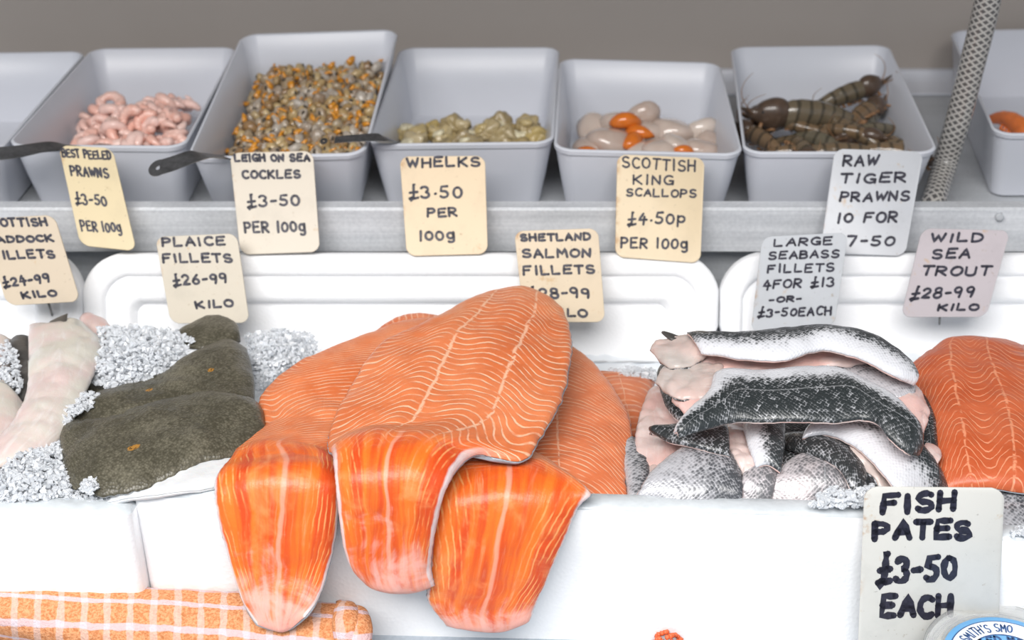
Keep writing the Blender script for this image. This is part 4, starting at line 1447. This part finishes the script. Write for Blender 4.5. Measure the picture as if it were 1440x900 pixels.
bass([rz(.878, (1098, 630), (1100, 612)), rz(.891, (1140, 641), (1140, 612)), rz(.894, (1175, 657), (1182, 621)), rz(.890, (1195, 684), (1210, 650)), rz(.874, (1205, 716), (1224, 692))], 'bassdark', 'olive black sea bass fillet curving under the white-bellied one')
bass([rz(.890, (1140, 628), (1150, 610)), rz(.894, (1195, 644), (1202, 618)), rz(.890, (1228, 674), (1232, 645)), rz(.874, (1243, 716), (1264, 692))], 'bfleshgrey', 'pale pink sea bass flesh between the olive and the white-bellied fillets', False, dome=.002)
bass([rz(.897, (1128, 617), (1136, 606), (1150, 592)), rz(.901, (1165, 612), (1182, 602), (1198, 588)), rz(.903, (1197, 625), (1218, 608), (1240, 588)), rz(.901, (1228, 650), (1258, 625), (1280, 612)), rz(.892, (1258, 687), (1292, 660), (1314, 648)),
      rz(.874, (1276, 718), (1312, 702), (1337, 690))], 'bass', 'white-bellied sea bass fillet curving down to the fish pates sign', nu=50)
bass([rz(.880, (1268, 545), (1292, 548)), rz(.886, (1283, 585), (1312, 580)), rz(.886, (1290, 630), (1317, 625)), rz(.880, (1300, 668), (1319, 664))], 'bassdark', 'dark sea bass skin at the right end of the pile against the sea trout')
bass([rz(.892, (1296, 640), (1300, 628)), rz(.892, (1308, 652), (1316, 632)), rz(.890, (1316, 658), (1320, 642))], 'bflesh', 'tiny scrap of pale sea bass flesh at the right end of the pile', False, nu=14, nv=10)
bass([rz(.880, (925, 530), (936, 508)), rz(.884, (938, 575), (956, 540)), rz(.886, (966, 600), (988, 560))], 'bassdark', 'dark sea bass skin under the flesh flaps at the left of the pile')
bass([rz(.893, (914, 607), (916, 608.5)), rz(.896, (945, 623), (950, 600)), rz(.897, (990, 633), (985, 596)), rz(.894, (1026, 642), (1022, 598))], 'bassdark', 'black pointed sea bass tail under the tip of the long dark fillet')
bass([rz(.906, (945, 566), (948, 549)), rz(.909, (970, 584), (976, 545)), rz(.909, (1003, 572), (1005, 545))], 'bflesh', 'lower flap of pink sea bass flesh left of the long dark fillet', False, nu=24)
bass([rz(.910, (922, 541), (934, 519)), rz(.914, (950, 561), (960, 512)), rz(.916, (985, 561), (1002, 510)), rz(.916, (1014, 553), (1018, 514))], 'bfleshgrey', 'upper translucent flap of sea bass flesh left of the long dark fillet', False)
bass([rz(.902, (1190, 540), (1208, 522)), rz(.906, (1240, 575), (1252, 532)), rz(.906, (1275, 597), (1287, 545)), rz(.900, (1297, 615), (1303, 582))], 'bflesh', 'pink sheeny sea bass flesh behind the right end of the long dark fillet', False, dome=.004)
bass([rz(.908, (1155, 532), (1162, 506)), rz(.912, (1212, 548), (1220, 506)), rz(.912, (1260, 562), (1262, 516)), rz(.908, (1286, 566), (1284, 538))], 'bassmid', 'plain grey sea bass skin under the right end of the topmost fillet')
bass([rz(.912, (958, 522), (968, 494)), rz(.916, (1020, 524), (1030, 494)), rz(.918, (1100, 526), (1100, 490)), rz(.918, (1150, 520), (1160, 485)), rz(.918, (1205, 515), (1212, 488)), rz(.914, (1244, 516), (1248, 500))],
     'bflesh', 'long pink sea bass flesh sandwiched under the topmost fillet', False, dome=.002)
d3 = bass([rz(.916, (914, 493), (924, 485)), rz(.920, (940, 517), (946, 477)), rz(.922, (970, 515), (976, 470)), rz(.922, (994, 502), (994, 478))], 'bfleshgrey', 'sea bass tail end with a dark fin at the upper left of the pile', False, nu=24)
G_, N_, pu_, pv_ = surf([rz(.926, (930, 468), (931, 466)), rz(.926, (943, 478), (946, 470)), rz(.924, (956, 480), (958, 475))], 10, 8)
link('fin', shell('fin', G_, N_, pu_, pv_, .0012, .001), M['hadskin'], d3)
# the long dark fillet
lr = []
for (a, b, zt, zb) in [((947, 609), (954, 616), .922, .920), ((968, 580), (990, 606), .926, .922), ((997, 551), (1027, 595), .929, .923), ((1011, 521), (1060, 594), .929, .924), ((1070, 522), (1105, 594), .930, .925), ((1130, 517), (1165, 593), .931, .926),
                       ((1170, 517), (1222, 592), .931, .926), ((1215, 535), (1252, 618), .930, .923), ((1264, 566), (1277, 637), .925, .917), ((1294, 612), (1290, 644), .914, .908)]:
    lr.append([(a[0] + (b[0] - a[0]) * k, a[1] + (b[1] - a[1]) * k, zt + (zb - zt) * k) for k in (0, .33, .66, 1)])
bass(lr, 'bassmain', 'long dark sea bass fillet with a white upper edge across the middle of the pile', nu=70, nv=30, dome=.005, top=.004, bot=.004)
# the topmost fillet
bass([rz(.932, (986, 497), (976, 484), (966, 468)), rz(.935, (1040, 505), (1040, 490), (1040, 470)), rz(.937, (1100, 507), (1100, 488), (1105, 464)), rz(.938, (1160, 493), (1166, 476), (1172, 460)), rz(.936, (1215, 508), (1222, 491), (1226, 473)),
      rz(.930, (1258, 531), (1262, 513), (1263, 499)), rz(.920, (1284, 543), (1285, 538), (1281, 527))], 'bass', 'topmost sea bass fillet, silver with a dark upper edge', nu=70, nv=26, dome=.004, top=.004)
bass([rz(.864, (1365, 692), (1402, 674), (1440, 671), (1490, 678)), rz(.866, (1366, 720), (1400, 712), (1440, 712), (1500, 715)), rz(.858, (1376, 752), (1410, 752), (1450, 752), (1500, 752))], 'bassmid',
     'plain grey fish skin beside the upper right corner of the fish pates sign', nv=24)

# plaice
PG = 'plaice fillets in the foam boxes'
M['plaice1'] = mat_plaice('plaice skin upper', ((.066, -.006, .0035), (.118, -.002, .0032)))
M['plaice2'] = mat_plaice('plaice skin lower', ((.064, .013, .0052),))
M['plaice'] = mat_plaice('plaice skin')
fillet('plaice_fillet', [rz(.860, (100, 528), (104, 560)), rz(.861, (130, 530), (138, 566)), rz(.861, (158, 545), (165, 570))], M['plaice'], M['pflesh'], 'brown plaice fillet peeping out under the ice beside the haddock', 'fish fillet', PG, skin_up=True, ext=-0.012, edge=.06, top=.003, nu=20, nv=14)
fillet('plaice_fillet', [rz(.862, (248, 486), (254, 466)), rz(.866, (280, 492), (290, 446)), rz(.866, (318, 492), (318, 447)), rz(.864, (338, 482), (335, 462))], M['plaice'], M['pflesh'], 'small plaice fillet at the very back below the plaice card', 'fish fillet', PG, skin_up=True, ext=-0.012, edge=.06, top=.003, nu=30, nv=16, dome=.004)
fillet('plaice_fillet', [rz(.876, (150, 706), (166, 680)), rz(.884, (215, 697), (215, 665)), rz(.886, (270, 690), (268, 645)), rz(.884, (336, 678), (330, 630))], M['pflesh'], M['pflesh'], 'white plaice underside showing along the box wall', 'fish fillet', PG, top=.003, nu=30, nv=16, under='underside')
fillet('plaice_fillet', [rz(.870, (90, 572), (94, 582), (99, 592), (106, 604)), rz(.873, (150, 549), (150, 566), (152, 582), (155, 604)), rz(.876, (215, 530), (220, 550), (225, 572), (230, 596)), rz(.878, (268, 500), (275, 525), (280, 552), (285, 584)),
                         rz(.876, (310, 476), (320, 510), (325, 545), (330, 580)), rz(.870, (346, 490), (354, 520), (357, 550), (358, 580))], M['plaice1'], M['pflesh'], 'plaice fillet with two orange spots, under the large front one', 'fish fillet', PG,
       skin_up=True, ext=-0.012, edge=.06, top=.004, nu=60, nv=34, dome=.004, wob=.003, ws=25, seed=3)
fillet('plaice_fillet', [rz(.876, (90, 596), (87, 622), (90, 656), (103, 688)), rz(.884, (150, 588), (145, 620), (145, 660), (150, 696)), rz(.888, (215, 564), (215, 600), (215, 642), (215, 681)), rz(.889, (290, 551), (290, 582), (286, 622), (282, 653)),
                         rz(.886, (348, 562), (350, 590), (347, 616), (338, 640)), rz(.880, (367, 580), (368, 598), (366, 610), (358, 622))], M['plaice2'], M['pflesh'], 'largest plaice fillet, at the front, with a dark orange spot', 'fish fillet', PG,
       skin_up=True, ext=-0.012, edge=.06, top=.004, nu=70, nv=40, dome=.004, wob=.003, ws=25, seed=8)

# haddock
HG = 'haddock fillets in the left foam box'
fillet('haddock_fillet', [rz(.856, (4, 505), (18, 480), (46, 472)), rz(.858, (12, 545), (32, 520), (50, 505)), rz(.858, (28, 590), (45, 570), (56, 550))], M['hadskin'], M['haddock'], 'haddock fillet lying skin up, black, left of the large white one', 'fish fillet', HG, skin_up=True, nu=24, nv=16, wob=.003)
fillet('haddock_fillet', [rz(.860, (-45, 478), (-10, 470), (16, 478)), rz(.862, (-50, 520), (-10, 520), (15, 515)), rz(.862, (-50, 560), (-10, 560), (22, 555))], M['haddock'], M['hadskin'], 'pinkish haddock fillet in the upper left picture corner of the fish', 'fish fillet', HG, nu=24, nv=16)
fillet('haddock_fillet', [rz(.866, (-50, 550), (0, 545), (36, 572)), rz(.870, (-60, 600), (-10, 600), (30, 605)), rz(.870, (-60, 680), (-30, 690), (8, 672))], M['haddock'], M['hadskin'], 'pinkish haddock fillet at the picture edge, behind the front ice', 'fish fillet', HG, nu=30, nv=20, dome=.004)
fillet('haddock_fillet', [rz(.852, (118, 455), (124, 450)), rz(.856, (128, 478), (147, 455)), rz(.858, (146, 486), (156, 470))], M['bflesh'], M['hadskin'], 'small pink knob of haddock between the haddock and the ice', 'fish fillet', HG, nu=18, nv=14, dome=.004)
hd = fillet('haddock_fillet', [rz(.868, (42, 455), (70, 463), (104, 457), (130, 474)), rz(.876, (40, 490), (75, 490), (110, 488), (143, 490)), rz(.879, (40, 535), (70, 530), (102, 528), (133, 525)), rz(.879, (31, 578), (55, 575), (86, 572), (114, 566)),
                               rz(.877, (2, 618), (30, 618), (62, 614), (96, 604)), rz(.874, (-42, 668), (-10, 668), (22, 658), (64, 640))], M['haddock'], M['hadskin'], 'large white haddock fillet lying flesh up beside the plaice', 'fish fillet', HG,
            nu=70, nv=36, dome=.005, top=.006, wob=.0028, ws=30)
G_, N_, pu_, pv_ = surf([rz(.872, (66, 458), (70, 454)), rz(.876, (80, 459), (84, 446)), rz(.880, (93, 456), (95, 441))], 12, 8)
link('fin', shell('fin', G_, N_, pu_, pv_, .0014, .001), M['hadskin'], hd)


# ------------------------------------------------------------------ crushed ice
def shard(rr):
    bm = bmesh.new()
    for _ in range(9):
        v = Vector((rr.gauss(0, 1), rr.gauss(0, 1), rr.gauss(0, 1))).normalized() * rr.uniform(.7, 1)
        bm.verts.new((v.x, v.y * .8, v.z * .65))
    bmesh.ops.convex_hull(bm, input=bm.verts)
    loose = [v for v in bm.verts if not v.link_faces]
    bmesh.ops.delete(bm, geom=loose, context='VERTS')
    me = bpy.data.meshes.new('s')
    bm.to_mesh(me)
    vs = np.array([v.co[:] for v in me.vertices])
    fs = [tuple(p.vertices) for p in me.polygons]
    bpy.data.meshes.remove(me)
    return vs, fs


rs = random.Random(21)
SH = [shard(rs) for _ in range(14)]


def inside(poly, x, y):
    c = False
    for (x0, y0), (x1, y1) in zip(poly, poly[1:] + poly[:1]):
        if (y0 > y) != (y1 > y) and x < (x1 - x0) * (y - y0) / (y1 - y0) + x0:
            c = not c
    return c


def ice(poly, n, z0, z1, label, size=(.0014, .0046)):
    xs, ys = [p[0] for p in poly], [p[1] for p in poly]
    cx, cy = sum(xs) / len(xs), sum(ys) / len(ys)
    V, F = [], []
    b = 0
    k = 0
    n = int(n * 1.7)
    while k < n:
        x, y = rs.uniform(min(xs), max(xs)), rs.uniform(min(ys), max(ys))
        if not inside(poly, x, y):
            continue
        k += 1
        d = min(1.0, math.hypot((x - cx) / (max(xs) - min(xs)) * 2, (y - cy) / (max(ys) - min(ys)) * 2))
        z = z0 + (z1 - z0) * (1 - d * d) * rs.random() ** .5
        p = np.array(atz(x, y, z))
        vs, fs = rs.choice(SH)
        s_ = rs.uniform(*size)
        Rm = np.array(Matrix.Rotation(rs.uniform(0, 6.28), 3, 'X') @ Matrix.Rotation(rs.uniform(0, 6.28), 3, 'Z'))
        V.append(vs @ Rm.T * s_ + p)
        F += [tuple(i + b for i in f) for f in fs]
        b += len(vs)
    o = link('crushed_ice', mesh('crushed_ice', np.concatenate(V), F, False), M['ice'])
    tag(o, label, 'ice', kind='stuff')


ice([(140, 460), (190, 458), (240, 462), (272, 475), (262, 500), (240, 520), (200, 540), (165, 548), (130, 540), (115, 515), (120, 490)], 900, .872, .892, 'heap of crushed ice on the back of the plaice fillets')
ice([(0, 660), (40, 625), (75, 610), (95, 625), (100, 655), (97, 700), (0, 706), (-60, 702), (-40, 670)], 800, .876, .888, 'heap of crushed ice in front of the haddock at the box wall')
ice([(345, 470), (390, 462), (440, 468), (450, 490), (400, 520), (370, 545), (352, 550), (350, 500)], 500, .845, .862, 'crushed ice between the plaice and the salmon')
ice([(105, 562), (125, 550), (140, 556), (130, 570), (110, 582), (88, 600), (70, 612), (80, 590)], 130, .880, .886, 'narrow run of crushed ice between haddock and plaice')
ice([(92, 700), (100, 690), (140, 694), (186, 698), (184, 704), (100, 708)], 90, .874, .877, 'thin line of crushed ice between the plaice and the left box wall', (.0014, .003))
ice([(112, 690), (118, 674), (138, 670), (140, 680), (128, 694)], 60, .886, .890, 'small clump of crushed ice on the front corner of the plaice', (.002, .004))
ice([(-20, 490), (10, 478), (26, 500), (30, 540), (24, 560), (-20, 570)], 220, .868, .876, 'crushed ice at the left picture edge over the haddock')
ice([(1140, 712), (1150, 695), (1175, 685), (1200, 690), (1225, 682), (1245, 690), (1260, 712)], 240, .885, .893, 'crushed ice behind the upper left corner of the fish pates sign')
ice([(855, 522), (880, 516), (920, 520), (925, 535), (880, 530)], 120, .836, .842, 'crushed ice behind the small salmon corner')
ice([(1420, 752), (1428, 742), (1475, 742), (1475, 757)], 60, .868, .870, 'crushed ice along the wall of the right foam box')

# ------------------------------------------------------------------ towel
tw = [[(x, yb, .792), (x, yb + 8, .797), (x, yb + 32, .797), (x, yb + 52 + min(10, max(0, x) * .1), .788), (x + 2, yb + 64 + min(28, max(0, x) * .2), .772), (x + 3, yb + 70 + min(40, max(0, x) * .3), .758)] for x, yb in
      [(-90, 820), (-30, 821), (40, 823), (110, 825), (180, 828), (250, 831), (320, 836), (380, 842), (430, 846), (470, 850), (488, 856)]]
G_, N_, pu_, pv_ = surf(tw, 120, 50, 0, .0022, 26, 1, 0)
root = link('tea_towel', shell('tea_towel', G_, N_, pu_, pv_, .0025, .012, None, 8, .001, 40), M['towel'])
tag(root, 'orange and white checked terry towel folded along the counter', 'towel')
for (x0, w, dz, yb) in ((476, 22, .003, 850), (494, 17, 0, 856)):
    rows = [[(x0 + k * w - 4, yb - 2 + 3 * k, .782 + dz), (x0 + k * w, yb + 8 + 3 * k, .796 + dz + .004 * math.sin(k * 3.14)), (x0 + k * w + 2, yb + 34, .797 + dz + .004 * math.sin(k * 3.14)), (x0 + k * w + 3, yb + 70, .785), (x0 + k * w + 3, yb + 102, .760)] for k in (0, .25, .5, .75, 1)]
    G_, N_, pu_, pv_ = surf(rows, 24, 30, .004, .001, 40, 5)
    link('fold', shell('fold', G_, N_, pu_, pv_, .003, .004, None, 3, .001, 4), M['towel'], root)

# ------------------------------------------------------------------ orange lump at the bottom edge
M['roeknob'] = simple('knobbly orange shell', (0.70, 0.13, 0.04), 0.4, 0.4, 300)
bm = bmesh.new()
for i in range(46):
    b = blob(1, .0022, .0022, .0022, i, .3)
    tm = bpy.data.meshes.new('k')
    b.to_mesh(tm)
    a, q = rs.uniform(0, 6.28), rs.random() ** .5
    tm.transform(Matrix.Translation((.012 * q * math.cos(a), .009 * q * math.sin(a), .010 * (1 - q * q) + .002)))
    bm.from_mesh(tm)
    bpy.data.meshes.remove(tm)
for f in bm.faces:
    f.smooth = True
me = bpy.data.meshes.new('shellfish_lump')
bm.to_mesh(me)
o = link('shellfish_lump', me, M['roeknob'])
o.location = atz(938, 908, .7525)
tag(o, 'small knobbly orange-red lump at the foot of the foam box front', 'seafood')

# ------------------------------------------------------------------ pate pot with clear lid
M['clear'] = NT('clear plastic').fin((0.97, 0.98, 0.98), 0.18, Transmission_Weight=0.8, IOR=1.12)
M['pate'] = simple('pale pate', (0.75, 0.66, 0.55), 0.6, 0.1, 90)
M['blue'] = simple('blue label', (0.16, 0.44, 0.78), 0.35)
M['white'] = simple('white print', (0.86, 0.88, 0.92), 0.4)
M['navy'] = simple('navy print', (0.03, 0.09, 0.25), 0.4)
PC = atz(1420, 927, .802)


def disc_rings(spec, n=64, c=PC):
    return loops_mesh([[c + Vector((r_ * math.cos(2 * math.pi * k / n), r_ * math.sin(2 * math.pi * k / n), h)) for k in range(n)] for r_, h in spec])


vs, fs = disc_rings([(.047, -.0495), (.049, -.0485), (.054, -.006), (.054, -.0045), (.0525, -.0045), (.0475, -.047), (.001, -.0475)][:6])
pot = link('pate_pot', autosmooth(fixn(mesh('pate_pot', vs, fs))), M['clear'])
tag(pot, 'clear round pate pot with a blue label standing before the sign', 'pot')
vs, fs = disc_rings([(.0472, -.0468), (.0515, -.012), (.049, -.0105), (.02, -.010)])
link('pate', fixn(mesh('pate', vs, fs)), M['pate'], pot)
vs, fs = disc_rings([(.0562, -.008), (.0575, -.0075), (.0585, -.001), (.0575, .0005), (.0535, .0005), (.0515, -.0018), (.048, -.0018), (.047, -.0005), (.046, -.0022), (.046, -.0032), (.0515, -.0032), (.0555, -.0012), (.0562, -.003)])
ld = link('lid', autosmooth(fixn(mesh('lid', vs, fs)), 50), M['clear'], pot)
vs, fs = disc_rings([(.0445, -.0021), (.0448, -.0017), (.0445, -.0014)])
lb = link('paper_label', fixn(mesh('paper_label', vs, fs)), M['blue'], pot)
lb['label'] = 'round blue paper label with white band and navy lettering'


def lay(x, y, h=-.0012):
    return PC + Vector((x, y, h))


def band(r0, r1, a0, a1, h, n=40):
    bm = bmesh.new()
    pr = None
    for k in range(n + 1):
        a = R(a0 + (a1 - a0) * k / n)
        p = (bm.verts.new(lay(r0 * math.cos(a), r0 * math.sin(a), h)), bm.verts.new(lay(r1 * math.cos(a), r1 * math.sin(a), h)))
        if pr:
            bm.faces.new((pr[0], pr[1], p[1], p[0]))
        pr = p
    me_ = bpy.data.meshes.new('band')
    bm.to_mesh(me_)
    return me_


link('outline', band(.0255, .0405, 20, 152, -.00128), M['navy'], lb)
link('banner', band(.0265, .0395, 21.5, 150.5, -.00112), M['white'], lb)
bm = bmesh.new()
st, wd = text_strokes("SMITH'S SMO")
for s_ in st:
    ribbon(bm, [((.0290 + b * .0078) * math.cos(R(142) - a / wd * R(72)), (.0290 + b * .0078) * math.sin(R(142) - a / wd * R(72))) for a, b in s_], .00062, lambda x, y: lay(x, y, -.00098), .05)
st, wd = text_strokes('SMOKED MACK')
for s_ in st:
    ribbon(bm, [(-.033 + .060 * a / wd, .0172 + b * .0068) for a, b in s_], .0009, lambda x, y: lay(x, y, -.00115), .05)
me = bpy.data.meshes.new('lettering')
bm.to_mesh(me)
link('lettering', me, M['navy'], lb)
